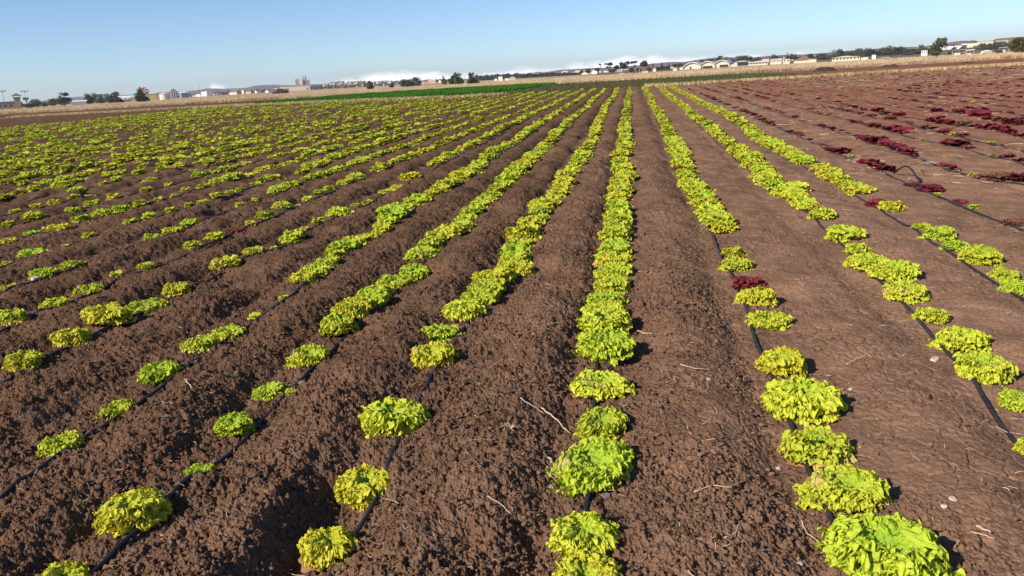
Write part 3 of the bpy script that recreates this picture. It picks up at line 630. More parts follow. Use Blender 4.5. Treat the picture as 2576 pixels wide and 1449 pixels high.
for i, (px, py, s, n, lb) in enumerate([
    (590, 955, .035, 9, 'grey-green weed seedling between second and third rows left'), (422, 1078, .03, 7, 'weed seedling below the third row hose'),
    (463, 1097, .026, 6, 'small weed beside the seedling under the third row hose'), (210, 1285, .03, 7, 'small weed near the lower left corner'),
    (199, 1001, .025, 6, 'weed seedling under the third row lettuces at left'), (97, 994, .025, 6, 'tiny weed at the left edge, third furrow'),
    (1636, 1288, .02, 4, 'two-leaved seedling right of the centre row near the bottom'), (1351, 1290, .018, 5, 'tiny weed in the dark crumbs left of the bottom centre lettuce'),
    (1205, 983, .03, 6, 'weed seedling right of the first left row gap'), (2414, 430, .07, 14, 'dark green weed beside the fifth right row hose'),
    (2322, 431, .08, 12, 'dark green weed next to a dark red lettuce'), (2010, 545, .04, 8, 'green leaf tuft beside second row right'),
    (1087, 840, .03, 6, 'weed at the foot of the first left row'), (390, 1185, .022, 5, 'pale weed sprout beside a small third row lettuce'),
    (2380, 712, .03, 6, 'small weed between second and third rows right')]):
    x, y = gp(px, py); o = bpy.data.objects.new('weed', weed_mesh(i, n, s)); COL.objects.link(o); o.location = (x, y, ground_z(x, y)); tag(o, lb, 'weed')
# looped black hose standing off the soil at the right
P = [gp(2255, 432), gp(2290, 430), gp(2330, 450), gp(2300, 455)]
pts = []
for i, t in enumerate(np.linspace(0, math.pi, 14)):
    a, b = gp(2252, 433), gp(2312, 456); f = i/13; pts.append((a[0]+(b[0]-a[0])*f, a[1]+(b[1]-a[1])*f, ground_z(a[0], a[1]) + .02 + .13*math.sin(t)))
tag(tube('drip_hose', pts, .011, HOSE), 'black hose arching up off the soil beside dark red lettuce', 'hose')
# ------------------------------------------------------------------ tall dry grass belt, green crop, margins (uncountable)
BLADE = attr_mat('grass_blade', rough=.8, trans=.25, var=.2, scale=.4)
def blades(name, xs, ys, h, w, cols, label, cat, lean=.25, seed=1, nb=3):
    g = np.random.default_rng(seed); n = len(xs); w = np.zeros(n) + w; w3 = np.repeat(w, nb)
    X = np.repeat(xs, nb) + g.normal(0, 1.2, n*nb)*w3; Y = np.repeat(ys, nb) + g.normal(0, 1.2, n*nb)*w3; Z = macro(X, Y)
    H = np.repeat(h, nb)*g.uniform(.6, 1.1, n*nb); a = g.random(n*nb)*3.14; wd = w3*g.uniform(.6, 1.3, n*nb)
    lx, ly = g.normal(0, lean, n*nb)*H, g.normal(0, lean, n*nb)*H
    cx, cy = np.cos(a)*wd, np.sin(a)*wd
    V = np.stack([np.stack([X-cx, Y-cy, Z-.03], 1), np.stack([X+cx, Y+cy, Z-.03], 1), np.stack([X+cx*.6+lx*.5, Y+cy*.6+ly*.5, Z+H*.6], 1), np.stack([X-cx*.6+lx*.5, Y-cy*.6+ly*.5, Z+H*.6], 1), np.stack([X+lx, Y+ly, Z+H], 1)], 1).reshape(-1, 3)
    b = np.arange(n*nb)*5
    Q = np.stack([b, b+1, b+2, b+3], 1); T = np.stack([b+3, b+2, b+4], 1)
    C = np.repeat(np.repeat(cols, nb, 0)*g.uniform(.7, 1.25, n*nb)[:, None], 5, 0)
    return tag(kind(mesh_np(name, V, Q, BLADE, T=T, cols=np.clip(C, 0, 1), smooth=False), 'stuff'), label, cat)
g = np.random.default_rng(5)
# belt: thick near its front edge, thinning to 300 m
n = 90000; t = g.random(n)**2.2; az = R(-9.14) + R(40)*(g.random(n)*2-1); x = np.tan(az)*112; dist = t*170
sc = (belt_edge(x) + .3 + dist)/112; ys = 112*sc; xs = np.tan(az)*ys; ys = np.maximum(ys, belt_edge(xs)+.2)
cb = np.array([.62, .46, .28])[None]*(.75+.5*fbm(xs*.12, ys*.12, 91, 3))[:, None]
hx = fbm(xs*.15, ys*.08, 92, 3); hh = (.28 + .42*hx)*np.interp(xs, [-60, -20, 20, 60], [.9, .8, 1.05, 1.15])
blades('dry_grass', xs, ys, hh, .022 + .0005*(ys-100), cb, 'belt of tall dry golden grass beyond the fields', 'grass', seed=2)
# low pale margins along the soil edge at the right, and the left dry line
xs = g.uniform(1, 34, 5000); ys = far_edge(xs) + g.normal(.7, .45, 5000); q = g.random(5000) < np.interp(xs, [1, 12, 18, 34], [.5, .35, .8, 1]); xs, ys = xs[q], ys[q]
x2 = g.uniform(-66, -36, 5500); y2 = 78 - (x2+60)*.2 + g.normal(0, .6, 5500)
x3 = g.uniform(-36, -9, 1800); y3 = far_edge(x3) + g.normal(.3, .4, 1800)
xs = np.concatenate([xs, x2, x3]); ys = np.concatenate([ys, y2, y3])
blades('dry_margin_grass', xs, ys, np.full(len(xs), .22), .03, np.tile([.58, .43, .22], (len(xs), 1)), 'low pale dry grass along the edges of the fields', 'grass', seed=3, lean=.6)
# green leafy crop strip at the left of the far edge
def in_strip(x, y):
    lo = np.interp(x, [-44, -37.5, -30, -18.5, -12, -11, -10.2], [76, 74.5, 71.5, 63.5, 64, 78, 99]); return (y > lo) & (y < belt_edge(x)-.5) & (x > -39) & (x < -10)
xs = g.uniform(-44, -10, 60000); ys = g.uniform(62, 112, 60000); q = in_strip(xs, ys) & (g.random(60000) < np.interp(xs, [-39, -33, -29], [.12, .6, 1])); xs, ys = xs[q], ys[q]
gc = np.array([.060, .18, .013])[None]*(.7+.6*fbm(xs*.5, ys*.5, 93, 3))[:, None]
blades('green_crop', xs, ys, .20 + .2*fbm(xs*.8, ys*.8, 94, 2), .05, gc, 'dense strip of bright green leafy crop beyond the lettuce rows', 'crop', seed=4, lean=.5)
# young dull green crop in fine rows
n = 26000; xs = -10 + 26*g.random(n); ys = 61 + 48*g.random(n)**1.2; xs = np.round(xs/.75)*.75 + g.normal(0, .09, n)
q = (ys > far_edge(xs)+1.2) & (ys < belt_edge(xs)-1) & (g.random(n) < np.interp(xs, [-10, -1, 1, 10, 16], [.5, .3, 1, .9, .2]))
xs, ys = xs[q], ys[q]
blades('young_crop', xs, ys, np.full(len(xs), .11), .035, np.tile([.11, .12, .045], (len(xs), 1)), 'dull green young crop in fine rows beyond the lettuce', 'crop', seed=5, lean=.5, nb=2)
# ------------------------------------------------------------------ the far side: hills
def hz(px): return 178 - .0576*(px-1590)
def far(px, py, d):
    r = pose(px, py); t = d/math.hypot(r.x, r.y); return Vector((r.x*t, r.y*t, EYE + r.z*t))
def ridge(name, pts, d, col, front, back, seed, amp=1., base=-6, col2=None):
    'hill range: crest through the given sight lines at distance d, with real slopes before and behind it'
    px = np.arange(pts[0][0], pts[-1][0]+1, 6.); py = np.interp(px, [p[0] for p in pts], [p[1] for p in pts])
    K = 22; V = []; C = []
    g = np.linspace(0, 1, K)
    for i, (a, b) in enumerate(zip(px, py)):
        c = far(a, b, d); dx, dy = c.x/d, c.y/d; top = c.z + float((fbm(np.array([a*.11]), np.array([seed*1.]), seed, 3)[0]-.5))*amp*4
        for k in range(K):
            if k < 15: s = k/14; dd = d - front*(1-s); h = base + (top-base)*(s**1.25)
            else: s = (k-14)/7; dd = d + back*s; h = top + (base-top)*s
            n = float(fbm(np.array([dd*dx*.012]), np.array([dd*dy*.012]), seed+5, 4)[0]-.5)
            V.append((dx*dd, dy*dd, h + n*amp*(top-base)*.35*(1 if k != 14 else .15)*(s if k < 15 else 1)))
            nn = float(fbm(np.array([dd*dx*.03]), np.array([dd*dy*.03]), seed+9, 3)[0]); cc = np.array(col)*(.6+.8*nn)
            if col2 is not None and nn > .52: cc = np.array(col2)*(.7+.5*nn)
            C.append(cc)
    i = np.arange(len(px)-1)[:, None]*K; j = np.arange(K-1)[None]
    Q = np.stack([i+j, i+K+j, i+K+j+1, i+j+1], -1).reshape(-1, 4)
    return kind(mesh_np(name, np.array(V), Q, HILL, cols=np.array(C)), 'structure')
HILL = attr_mat('hill_earth', rough=1., var=.15, scale=.02, bump=(1., 8., .02))
ridge('hills', [(-80, 264), (0, 263), (60, 262), (94, 256), (147, 246), (205, 243), (300, 239), (350, 238), (410, 232), (434, 230), (497, 227), (522, 222), (565, 223), (617, 221), (642, 215), (685, 213), (728, 214), (800, 211), (900, 208), (1000, 204), (1100, 201), (1200, 197)], 5600, (.11, .075, .07), 1600, 900, 1, .5)
ridge('hills', [(1330, 186), (1375, 181), (1406, 176), (1474, 172), (1525, 170), (1604, 164), (1638, 160), (1680, 156), (1740, 155), (1800, 150)], 4200, (.16, .095, .075), 1500, 900, 2, .4)
ridge('hills', [(1640, 172), (1715, 157), (1749, 151), (1800, 145), (1834, 144), (1886, 145), (1931, 141), (1975, 138), (2019, 137), (2077, 133), (2150, 127), (2224, 121), (2290, 118), (2360, 116), (2700, 116)], 3000, (.09, .07, .05), 1200, 800, 3, .5, col2=(.17, .11, .085))
ridge('hills', [(2230, 123), (2274, 120), (2310, 118), (2361, 111), (2383, 107), (2412, 103), (2456, 101.5), (2463, 106), (2475, 109), (2485, 108), (2495, 102), (2504, 98), (2521, 96), (2576, 92), (2640, 88), (2760, 84)], 2300, (.24, .13, .10), 900, 700, 4, .35, col2=(.2, .12, .1))
# gentle slope on which the right-hand town stands
def slope_h(px, d): return min(1.15, max(0., (d-430)/1270.))*float(np.interp(px, [1500, 1800, 2100, 2300, 2400, 2760], [.5, 3.2, 5., 7., 10., 12.]))
V, C = [], []; PX = np.arange(1500, 2760, 12.); DD = np.linspace(330, 2000, 30)
for a in PX:
    for dd in DD:
        c = far(a, hz(a), dd); V.append((c.x, c.y, -.3 + slope_h(a, dd) + (.9 if dd > 360 else -1))); C.append(np.array([.16, .11, .075])*(.6+.7*float(fbm(np.array([c.x*.03]), np.array([c.y*.03]), 6, 3)[0])))
i = np.arange(len(PX)-1)[:, None]*len(DD); j = np.arange(len(DD)-1)[None]; K = len(DD)
kind(mesh_np('hillside', np.array(V), np.stack([i+j, i+K+j, i+K+j+1, i+j+1], -1).reshape(-1, 4), HILL, cols=np.array(C)), 'structure')
# ------------------------------------------------------------------ trees
CROWN = attr_mat('foliage', rough=.75, trans=.15, var=.2, scale=.5)
BARK = plain('bark', (.12, .085, .06), var=.3, scale=2)
def dist_of(px, base, lo=150, hi=900): return max(lo, min(hi, 2320/max(base-hz(px), .5)))
def tree(px, base, top, w, style, label, col=(.05, .07, .03), d=None, group=None, seed=0, name='tree', cat='tree', bz=None):
    g = np.random.default_rng(seed + int(px*3)); d = d or dist_of(px, base)
    p = far(px, base, d)
    if bz is not None: p.z = bz
    m = d/2000.; H, Wd = (base-top)*m, w*m
    root = bpy.data.objects.new(name, None); COL.objects.link(root); root.location = p; tag(root, label, cat, group)
    blobs = []
    if style == 'bush':
        for i in range(10): q_ = g.uniform(.2, .84); e_ = .36*(1-.55*max(0, q_-.35)); blobs.append((g.uniform(-e_, e_)*Wd, g.uniform(-.3, .3)*Wd, H*q_, Wd*g.uniform(.13, .23), H*g.uniform(.12, .2)))
        blobs.append((0, 0, H*.3, Wd*.42, H*.3))
    elif style == 'round':
        for i in range(9): a = g.random()*6.28; blobs.append((math.cos(a)*Wd*.26, math.sin(a)*Wd*.26, H*g.uniform(.42, .8), Wd*g.uniform(.16, .26), H*g.uniform(.13, .22)))
        blobs.append((0, 0, H*.62, Wd*.3, H*.3))
    elif style == 'umbrella':
        for i in range(6): a = g.random()*6.28; blobs.append((math.cos(a)*Wd*.3, math.sin(a)*Wd*.3, H*g.uniform(.72, .92), Wd*g.uniform(.16, .26), H*g.uniform(.06, .12)))
        for i in range(2): blobs.append((g.uniform(-.2, .2)*Wd, 0, H*g.uniform(.4, .6), Wd*.14, H*.07))
    elif style == 'cypress':
        for i in range(7): f = i/6; blobs.append((g.normal(0, .05)*Wd, 0, H*(.15+.75*f), Wd*.5*(1-f*.75), H*.12))
    elif style == 'windswept':
        for i in range(22): f = g.random(); blobs.append((Wd*(-.12+.30*f + g.normal(0, .13)), g.normal(0, .15)*Wd, H*(.25+.66*f), Wd*g.uniform(.12, .22)*(1.1-.4*f), H*g.uniform(.08, .14)))
    n = int(np.clip((base-top)*w*2.6, 240, 2600)); sz = max(.10, .85*m)*1.35
    B = np.array(blobs); vol = B[:, 3]**2*B[:, 4]; pick = g.choice(len(B), n, p=vol/vol.sum()); q = g.normal(size=(n, 3)); q /= np.linalg.norm(q, axis=1)[:, None]; q *= (g.random(n)**.35)[:, None]
    P = B[pick, :3] + q*B[pick][:, [3, 3, 4]]; P[:, 2] = np.maximum(P[:, 2], .1)
    a = g.normal(size=(n, 3)); a /= np.linalg.norm(a, axis=1)[:, None]; b = np.cross(a, g.normal(size=(n, 3))); b /= np.linalg.norm(b, axis=1)[:, None]
    if style == 'windswept': a = a*.4 + np.array([.55, 0, .8])
    s = sz*g.uniform(.6, 1.4, n)[:, None]; V = np.stack([P-a*s, P-b*s*.6, P+a*s, P+b*s*.6], 1).reshape(-1, 3)
    cl = g.uniform(.65, 1.35, len(B))[pick]*g.uniform(.75, 1.3, n); C = np.repeat(np.array(col)[None]*cl[:, None], 4, 0)
    mesh_np('crown', V, np.arange(n*4).reshape(-1, 4), CROWN, cols=C, smooth=False, parent=root)
    tr = max(.06, H*.028); pts = [(0, 0, -1.2), (g.normal(0, .02)*H, 0, H*.3), (g.normal(0, .03)*H, 0, H*.75)]
    trk = tube('trunk', pts, tr*1.5, BARK, seg=6, parent=root, taper=.3)
    if style in ('umbrella', 'round', 'windswept'):
        for i in range(3):
            bl = blobs[i]; tube('limb', [(0, 0, H*.3), (bl[0]*.5, bl[1]*.5, H*.5), (bl[0], bl[1], bl[2])], tr*.7, BARK, seg=5, parent=trk, taper=.4)
    root.rotation_euler.z = -math.atan2(p.x, p.y)
    return root
DG, MG, OL = (.07, .09, .045), (.10, .13, .055), (.13, .14, .075)
T = tree
T(47, 272, 257, 24, 'bush', 'dark green bush hiding the foot of the watchtower', DG)
T(76, 271, 258, 26, 'bush', 'low dark tree just right of the watchtower', DG, seed=1)
T(68, 262, 248, 10, 'umbrella', 'thin dark tree rising behind the bushes by the watchtower', DG, d=330)
T(94, 269, 250, 26, 'bush', 'broad grey-green bush between watchtower and pointed trees', OL, seed=2)
T(112, 268, 257, 20, 'bush', 'low brownish bush left of the rounded dark tree pair', OL, seed=3)
T(133, 266, 248, 28, 'bush', 'smaller rounded tree of the dark pair at left', MG, seed=4)
T(163, 265, 236, 34, 'bush', 'larger rounded dark tree of the pair at left', DG, seed=5)
T(228, 261, 237, 34, 'bush', 'leftmost tall tree of the dense clump left of the aeroplane', DG, seed=6)
T(254, 260, 239, 34, 'bush', 'middle bushy tree of the dense clump left of the aeroplane', MG, seed=7)
T(284, 259, 232, 36, 'bush', 'tallest feathery tree of the dense clump left of the aeroplane', OL, seed=8)
T(303, 258, 250, 26, 'bush', 'low dark bush at the right end of the dense clump', (.05, .04, .03), seed=9)
T(357, 257, 224, 32, 'cypress', 'narrow brownish green tree standing before the aeroplane tail', (.085, .08, .035), seed=10)
T(932, 226, 203, 22, 'bush', 'single dark tree in front of the apartment blocks', OL, seed=11)
T(985, 222, 208, 14, 'bush', 'small brown bush in the dry grass before the apartments', (.10, .085, .045), seed=12)
T(1020, 220, 196, 30, 'bush', 'left dark tree of the cluster of three in the grass', MG, seed=13)
T(1035, 219, 198, 24, 'bush', 'middle tree of the cluster of three in the grass', DG, seed=14)
T(1050, 218, 194, 24, 'bush', 'right olive tree of the cluster of three in the grass', OL, seed=15)
T(1119, 214, 189, 16, 'bush', 'slim left tree of the big dark group beyond the green crop', OL, seed=16)
T(1139, 214, 189, 26, 'bush', 'low middle tree of the big dark group beyond the green crop', DG, seed=17)
T(1154, 214, 181, 28, 'bush', 'tallest tree of the big dark group beyond the green crop', MG, seed=18)
T(1184, 213, 196, 20, 'bush', 'dark bush right of the big dark group', DG, seed=19)
T(1190, 212, 183, 26, 'bush', 'loose crowned tree at the right end of the big group', OL, seed=20)
T(1202, 211, 199, 13, 'bush', 'small tree at the far right of the big group', OL, seed=21)
T(1510, 172, 160, 7, 'umbrella', 'lone thin tree with a lopsided top by the cloud', DG, d=700)
T(1531, 182, 159, 22, 'umbrella', 'flat-topped tree left of the tree row before the cloud', (.08, .085, .06), d=480, seed=22)
T(1551, 182, 164, 16, 'round', 'rounded tree beside the flat-topped one before the cloud', (.08, .085, .06), d=480, seed=23)
T(1567, 181, 157, 22, 'round', 'large dark tree in the middle of the row before the cloud', (.075, .08, .055), d=480, seed=24)
T(1578, 180, 155, 12, 'umbrella', 'tall thin umbrella tree before the cloud', (.08, .085, .06), d=470, seed=25)
T(1594, 180, 156, 18, 'umbrella', 'broken-topped tree over the small shelters', (.08, .085, .06), d=470, seed=26)
T(1621, 178, 152, 22, 'round', 'tallest dark tree right of the small shelters', (.075, .08, .055), d=470, seed=27)
for i, (a, b, c, w, st) in enumerate([(1480, 184, 172, 16, 'bush'), (1462, 185, 176, 12, 'bush'), (1502, 183, 170, 18, 'round'), (1540, 182, 171, 20, 'bush'), (1586, 181, 170, 20, 'bush'), (1608, 180, 170, 18, 'bush'), (1635, 178, 166, 20, 'bush'), (1643, 177, 160, 7, 'cypress'), (1655, 177, 168, 22, 'bush'), (1665, 176, 158, 9, 'cypress'), (1676, 175, 166, 18, 'bush'), (1683, 175, 160, 6, 'cypress'), (1697, 174, 161, 14, 'round'), (1710, 173, 159, 20, 'round')]):
    T(a, b, c, w, st, ['low dark green bush in the tree row left of the arched hangars', 'rounded tree in the row left of the arched hangars', 'narrow dark cypress in the row left of the arched hangars'][0 if st == 'bush' else 1 if st == 'round' else 2], (.08, .09, .055), d=490, group={'bush': 'bushes in the row left of the arched hangars', 'round': 'rounded trees in the row left of the arched hangars', 'cypress': 'cypresses in the row left of the arched hangars'}[st], seed=30+i)
for i, (a, b, c, w) in enumerate([(1775, 166, 151, 26), (1795, 163, 149, 24), (1817, 160, 141, 26), (1838, 158, 150, 22), (1865, 155, 141, 30), (1880, 155, 143, 20), (1903, 154, 145, 18), (1948, 152, 137, 14), (1984, 152, 135, 16), (2002, 150, 138, 22), (2038, 148, 134, 14), (2060, 149, 136, 30), (2076, 149, 139, 24), (2105, 148, 127, 24), (2130, 145, 130, 28), (2150, 143, 128, 24), (2172, 143, 124, 34), (2195, 141, 124, 30), (2222, 139, 118, 32), (2240, 138, 123, 26), (2258, 137, 119, 22), (2285, 138, 123, 26), (2300, 137, 122, 22), (2318, 137, 115, 26), (2335, 136, 122, 26), (2400, 131, 118, 12), (2420, 128, 120, 14), (2465, 126, 112, 22), (2480, 126, 115, 18), (2497, 124, 110, 18), (2520, 120, 110, 20), (2540, 119, 103, 22)]):
    T(a, b+1, c, w*1.35, 'bush', 'broad dark tree among the houses at the right horizon' if w > 20 else 'small dark tree among the houses at the right horizon', (.08, .085, .055), d=560+ (i % 4)*25, group='broad trees at the right horizon' if w > 20 else 'small trees at the right horizon', seed=60+i)
T(2357, 149, 102, 46, 'windswept', 'windswept olive green tree standing alone in the dry grass', (.10, .11, .045), d=185, seed=99)
T(2568, 133, 100, 52, 'bush', 'large olive bush cut off by the right edge', (.10, .09, .03), d=170, seed=98)
T(2513, 134, 126, 18, 'bush', 'low brown shrub in the dry grass right of the dome tent', (.12, .085, .05), d=190, seed=97)
T(2355, 161, 149, 22, 'bush', 'dry reddish shrub at the foot of the windswept tree', (.20, .13, .075), d=150, seed=96)
T(2388, 138, 128, 10, 'bush', 'tiny shrub in the grass right of the windswept tree', OL, d=230, seed=95)
# dense far wood seen as one mass
g = np.random.default_rng(8); P = []
for a in np.arange(1196, 1460, 1.1):
    for q in range(22):
        hh = np.interp(a, [1196, 1340, 1400, 1460], [12, 10, 7, 5])*(.7+.6*float(fbm(np.array([a*.15]), np.array([1.]), 3, 2)[0])); c = far(a + g.normal(0, 1.2), hz(a)+1, 900+g.uniform(-25, 25)); P.append((c.x, c.y, g.uniform(0, 1)*hh*.45+.3))
P = np.array(P); n = len(P); a = g.normal(size=(n, 3))*.55; b = g.normal(size=(n, 3))*.5
V = np.stack([P-a, P-b, P+a, P+b], 1).reshape(-1, 3); C = np.repeat(np.array([.055, .055, .04])[None]*g.uniform(.6, 1.4, n)[:, None], 4, 0)
tag(kind(mesh_np('far_wood', V, np.arange(n*4).reshape(-1, 4), CROWN, cols=C, smooth=False), 'stuff'), 'dense dark wood on the skyline beyond the dry grass', 'wood')
P = []
for a in np.concatenate([np.arange(770, 1110, 2.), np.arange(440, 720, 2.4)]):
    for q in range(9): c = far(a + g.normal(0, 1.5), hz(a)+1, 1500+g.uniform(-60, 60)); P.append((c.x, c.y, g.uniform(.1, 1)*(6 if a > 760 else 5)*(.5+fbm(np.array([a*.12]), np.array([2.]), 4, 2)[0])))
P = np.array(P); n = len(P); a = g.normal(size=(n, 3))*.9; b = g.normal(size=(n, 3))*.8
V = np.stack([P-a, P-b, P+a, P+b], 1).reshape(-1, 3); C = np.repeat(np.array([.06, .055, .045])[None]*g.uniform(.6, 1.4, n)[:, None], 4, 0)
tag(kind(mesh_np('far_town_trees', V, np.arange(n*4).reshape(-1, 4), CROWN, cols=C, smooth=False), 'stuff'), 'low dark treetops around the far left town and the apartments', 'wood')
# ------------------------------------------------------------------ buildings
WALLS = {k: plain('wall_'+k, c, var=.12, scale=.6, rough=.9) for k, c in dict(cream=(.74, .61, .44), white=(.80, .75, .70), pink=(.55, .38, .30), grey=(.30, .28, .30), tan=(.45, .33, .22), blue=(.25, .32, .45), dark=(.06, .05, .055), yellow=(.62, .50, .24)).items()}
ROOFS = {k: plain('roof_'+k, c, var=.2, scale=.8, rough=.7) for k, c in dict(brown=(.16, .10, .08), tin=(.58, .52, .47), rust=(.28, .14, .10), dark=(.07, .06, .065), white=(.75, .72, .7)).items()}
GLASS = plain('window_glass', (.05, .05, .06), rough=.15, spec=.6, var=.2)
def box_np(x0, x1, y0, y1, z0, z1):
    V = [(x, y, z) for x in (x0, x1) for y in (y0, y1) for z in (z0, z1)]
    return V, [(0, 1, 3, 2), (4, 6, 7, 5), (0, 4, 5, 1), (2, 3, 7, 6), (0, 2, 6, 4), (1, 5, 7, 3)]
def part(name, boxes, mat, root):
    V, Q = [], []
    for b in boxes:
        v, q = box_np(*b); Q += [tuple(i+len(V) for i in f) for f in q]; V += v
    return mesh_np(name, np.array(V), np.array(Q), mat, smooth=False, parent=root)
def gable(name, x0, x1, y0, y1, z0, z1, mat, root, along='x', th=.15):
    if along == 'x': ym = (y0+y1)/2; V = [(x0, y0, z0), (x1, y0, z0), (x1, y1, z0), (x0, y1, z0), (x0, ym, z1), (x1, ym, z1)]; F = [(0, 1, 5, 4), (2, 3, 4, 5)]; T_ = [(0, 4, 3), (1, 2, 5)]
    else: xm = (x0+x1)/2; V = [(x0, y0, z0), (x1, y0, z0), (x1, y1, z0), (x0, y1, z0), (xm, y0, z1), (xm, y1, z1)]; F = [(1, 2, 5, 4), (3, 0, 4, 5)]; T_ = [(0, 1, 4), (2, 3, 5)]
    F.append((0, 3, 2, 1)); return mesh_np(name, np.array(V, float), np.array(F), mat, T=T_, smooth=False, parent=root)
def root_at(name, px, base, d, label, cat, group=None, turn=0.):
    p = far(px, base, d); r = bpy.data.objects.new(name, None); COL.objects.link(r); r.location = p; r.rotation_euler.z = -math.atan2(p.x, p.y) + R(turn); tag(r, label, cat, group); return r, d/2000.
def house(px, base, w, h, wall, roof, label, d=600, group=None, turn=0., depth=None, rh=.35, wins=0, along='x', name='house', cat='house'):
    r, m = root_at(name, px, base, d, label, cat, group, turn); W_, H = w*m, h*m; dp = depth or W_*.7; hw = H*(1-rh)
    part('wall', [(-W_/2, W_/2, 0, dp, -4, hw)], WALLS[wall], r)
    o = W_*.05
    if rh > .05: gable('roof', -W_/2-o, W_/2+o, -o, dp+o, hw+.01, H, ROOFS[roof], r, along)
    else: part('roof', [(-W_/2-o*.3, W_/2+o*.3, -o*.3, dp+o*.3, hw+.01, H+.15)], ROOFS[roof], r)
    for i in range(wins):
        c = -W_/2 + W_*(i+.5)/wins; part('window', [(c-W_*.22/wins, c+W_*.22/wins, -.06, .05, hw*.35, hw*.75)], GLASS, r)
    return r
# left town
rt_ = random.Random(4); WN = ['cream', 'white', 'pink', 'tan', 'white']; RN = ['brown', 'tin', 'rust', 'dark', 'brown']
def town(n, xr, dr, tag_txt, lift=None, hr=(3.5, 6.5), wr=(6, 11)):
    for i in range(n):
        px = rt_.uniform(*xr); d = rt_.uniform(*dr); wl, rf = rt_.choice(WN), rt_.choice(RN); h = rt_.uniform(*hr); w = rt_.uniform(*wr)
        z = (lift(px, d) if lift else 0.); base = hz(px) - (z+.2-EYE)*2000/d
        lb = '%s house with %s roof, %s' % (wl, rf, tag_txt)
        house(px, base, w*2000/d, h*2000/d, wl, rf, lb, d=d, group='houses: ' + lb, turn=rt_.uniform(-35, 35), rh=rt_.choice([.3, .4, .02]))
town(66, (470, 725), (1100, 2000), 'far left town')
town(8, (1215, 1345), (1000, 1200), 'before the far wood', hr=(2.5, 4))
town(50, (1340, 1560), (1000, 1900), 'far middle town')
town(10, (1600, 1760), (900, 1400), 'trees left of hangars', hr=(3, 5))
town(26, (1900, 2060), (1000, 1700), 'hillside right of hangars', slope_h)
town(84, (2300, 2576), (900, 1750), 'town below flat-topped hills', slope_h, wr=(6, 15))
town(12, (1050, 1130), (1200, 1500), 'skyline behind tree cluster')
town(8, (170, 212), (700, 900), 'gap between left trees', hr=(2.5, 3.5), wr=(5, 9))
# flats: rows of apartment blocks
def flats(px, base, w, h, wall, label, d=1800, fl=4, cols=4):
    r, m = root_at('apartment_block', px, base, d, label, 'building', None, 8); W_, H = w*m, h*m; dp = 14
    part('wall', [(-W_/2, W_/2, 0, dp, -9, H*.86)], WALLS[wall], r)
    part('stair_tower', [(-W_*.1, W_*.1, -1.5, 0, -9, H*.98)], WALLS[wall], r)
    gable('roof', -W_/2-.6, W_/2+.6, -.8, dp+.8, H*.86+.02, H*.97, ROOFS['brown'], r)
    for f in range(fl):
        for c in range(cols):
            x = -W_/2 + W_*(c+.5)/cols
            if abs(x) < W_*.13: continue
            part('window', [(x-W_*.16/cols, x+W_*.16/cols, -.15, .1, H*.86*(f+.35)/fl, H*.86*(f+.7)/fl)], GLASS, r)
for i, (a, w, h, wl) in enumerate([(823, 13, 13, 'cream'), (841, 15, 16, 'cream'), (860, 16, 17, 'cream'), (882, 13, 15, 'cream'), (898, 14, 15, 'cream'), (914, 14, 15, 'cream'), (950, 17, 12, 'white'), (968, 13, 13, 'white'), (982, 12, 12, 'white'), (1004, 12, 11, 'white')]):
    flats(a, hz(a)+2.2, w, h, wl, '%s apartment block with brown roof, %s of ten along the left skyline' % (wl, NTH[i+1]))
# grain silo works
r, m = root_at('factory', 755, 221, 1500, 'grey factory with a cream tower and flues above long cream sheds', 'building')
part('wall', [(-9*m*1, 0, 0, 14, -6, 20*m)], WALLS['grey'], r); part('tower', [(.05, 7*m, -1, 14, -6, 24*m)], WALLS['cream'], r)
part('wall', [(7.1*m, 24*m, 1, 15, -6, 17*m)], WALLS['grey'], r); part('long_shed', [(-45*m, 24*m, -16, -4, -6, 6*m)], WALLS['cream'], r)
for x in (9, 13, 15): part('chimney', [(x*m, x*m+1.4, 4, 6, 17*m, 27*m)], WALLS['grey'], r)
part('roof', [(-46*m, 25*m, -17, -3.5, 6*m, 6*m+.6)], ROOFS['tin'], r)
# tanks and silos at the left
def drum(name, x, y, r0, z0, z1, mat, root, cone=0., seg=20):
    a = np.linspace(0, 2*math.pi, seg, endpoint=False); c = np.stack([x+r0*np.cos(a), y+r0*np.sin(a)], 1)
    V = np.vstack([np.column_stack([c, np.full(seg, z0)]), np.column_stack([c, np.full(seg, z1)]), [[x, y, z1+cone]]]); i = np.arange(seg); j = (i+1) % seg
    return mesh_np(name, V, np.stack([i, j, seg+j, seg+i], 1), mat, T=np.stack([seg+i, seg+j, np.full(seg, 2*seg)], 1), smooth=False, parent=root)
r, m = root_at('storage_tank', 415, 247, 520, 'round cream storage tank with shallow conical roof', 'tank'); drum('shell', 0, 6, 11*m, -3, 9*m, WALLS['cream'], r); drum('roof', 0, 6, 11.5*m, 9*m+.01, 9.6*m, ROOFS['tin'], r, cone=3*m)
house(385, 248, 14, 12, 'yellow', 'tin', 'pale yellow shed left of the round cream tank', d=540, rh=.12, depth=10)
house(397, 247, 10, 9, 'pink', 'rust', 'small reddish shed between yellow shed and round tank', d=560, rh=.1)
r, m = root_at('silo_group', 440, 243, 900, 'tall grey silos with pipes behind the round tank', 'silo')
for i, x in enumerate((-6, -1.5, 3)): drum('silo', x*m, 5, 2*m, -4, (14+3*(i == 1))*m, WALLS['grey'], r, cone=2*m)
part('gantry', [(-7*m, 5*m, 4, 5, 15*m, 15.7*m)], WALLS['grey'], r)
house(465, 239, 16, 8, 'blue', 'white', 'pale blue shed with white roof right of the grey silos', d=900, rh=.35, turn=15)
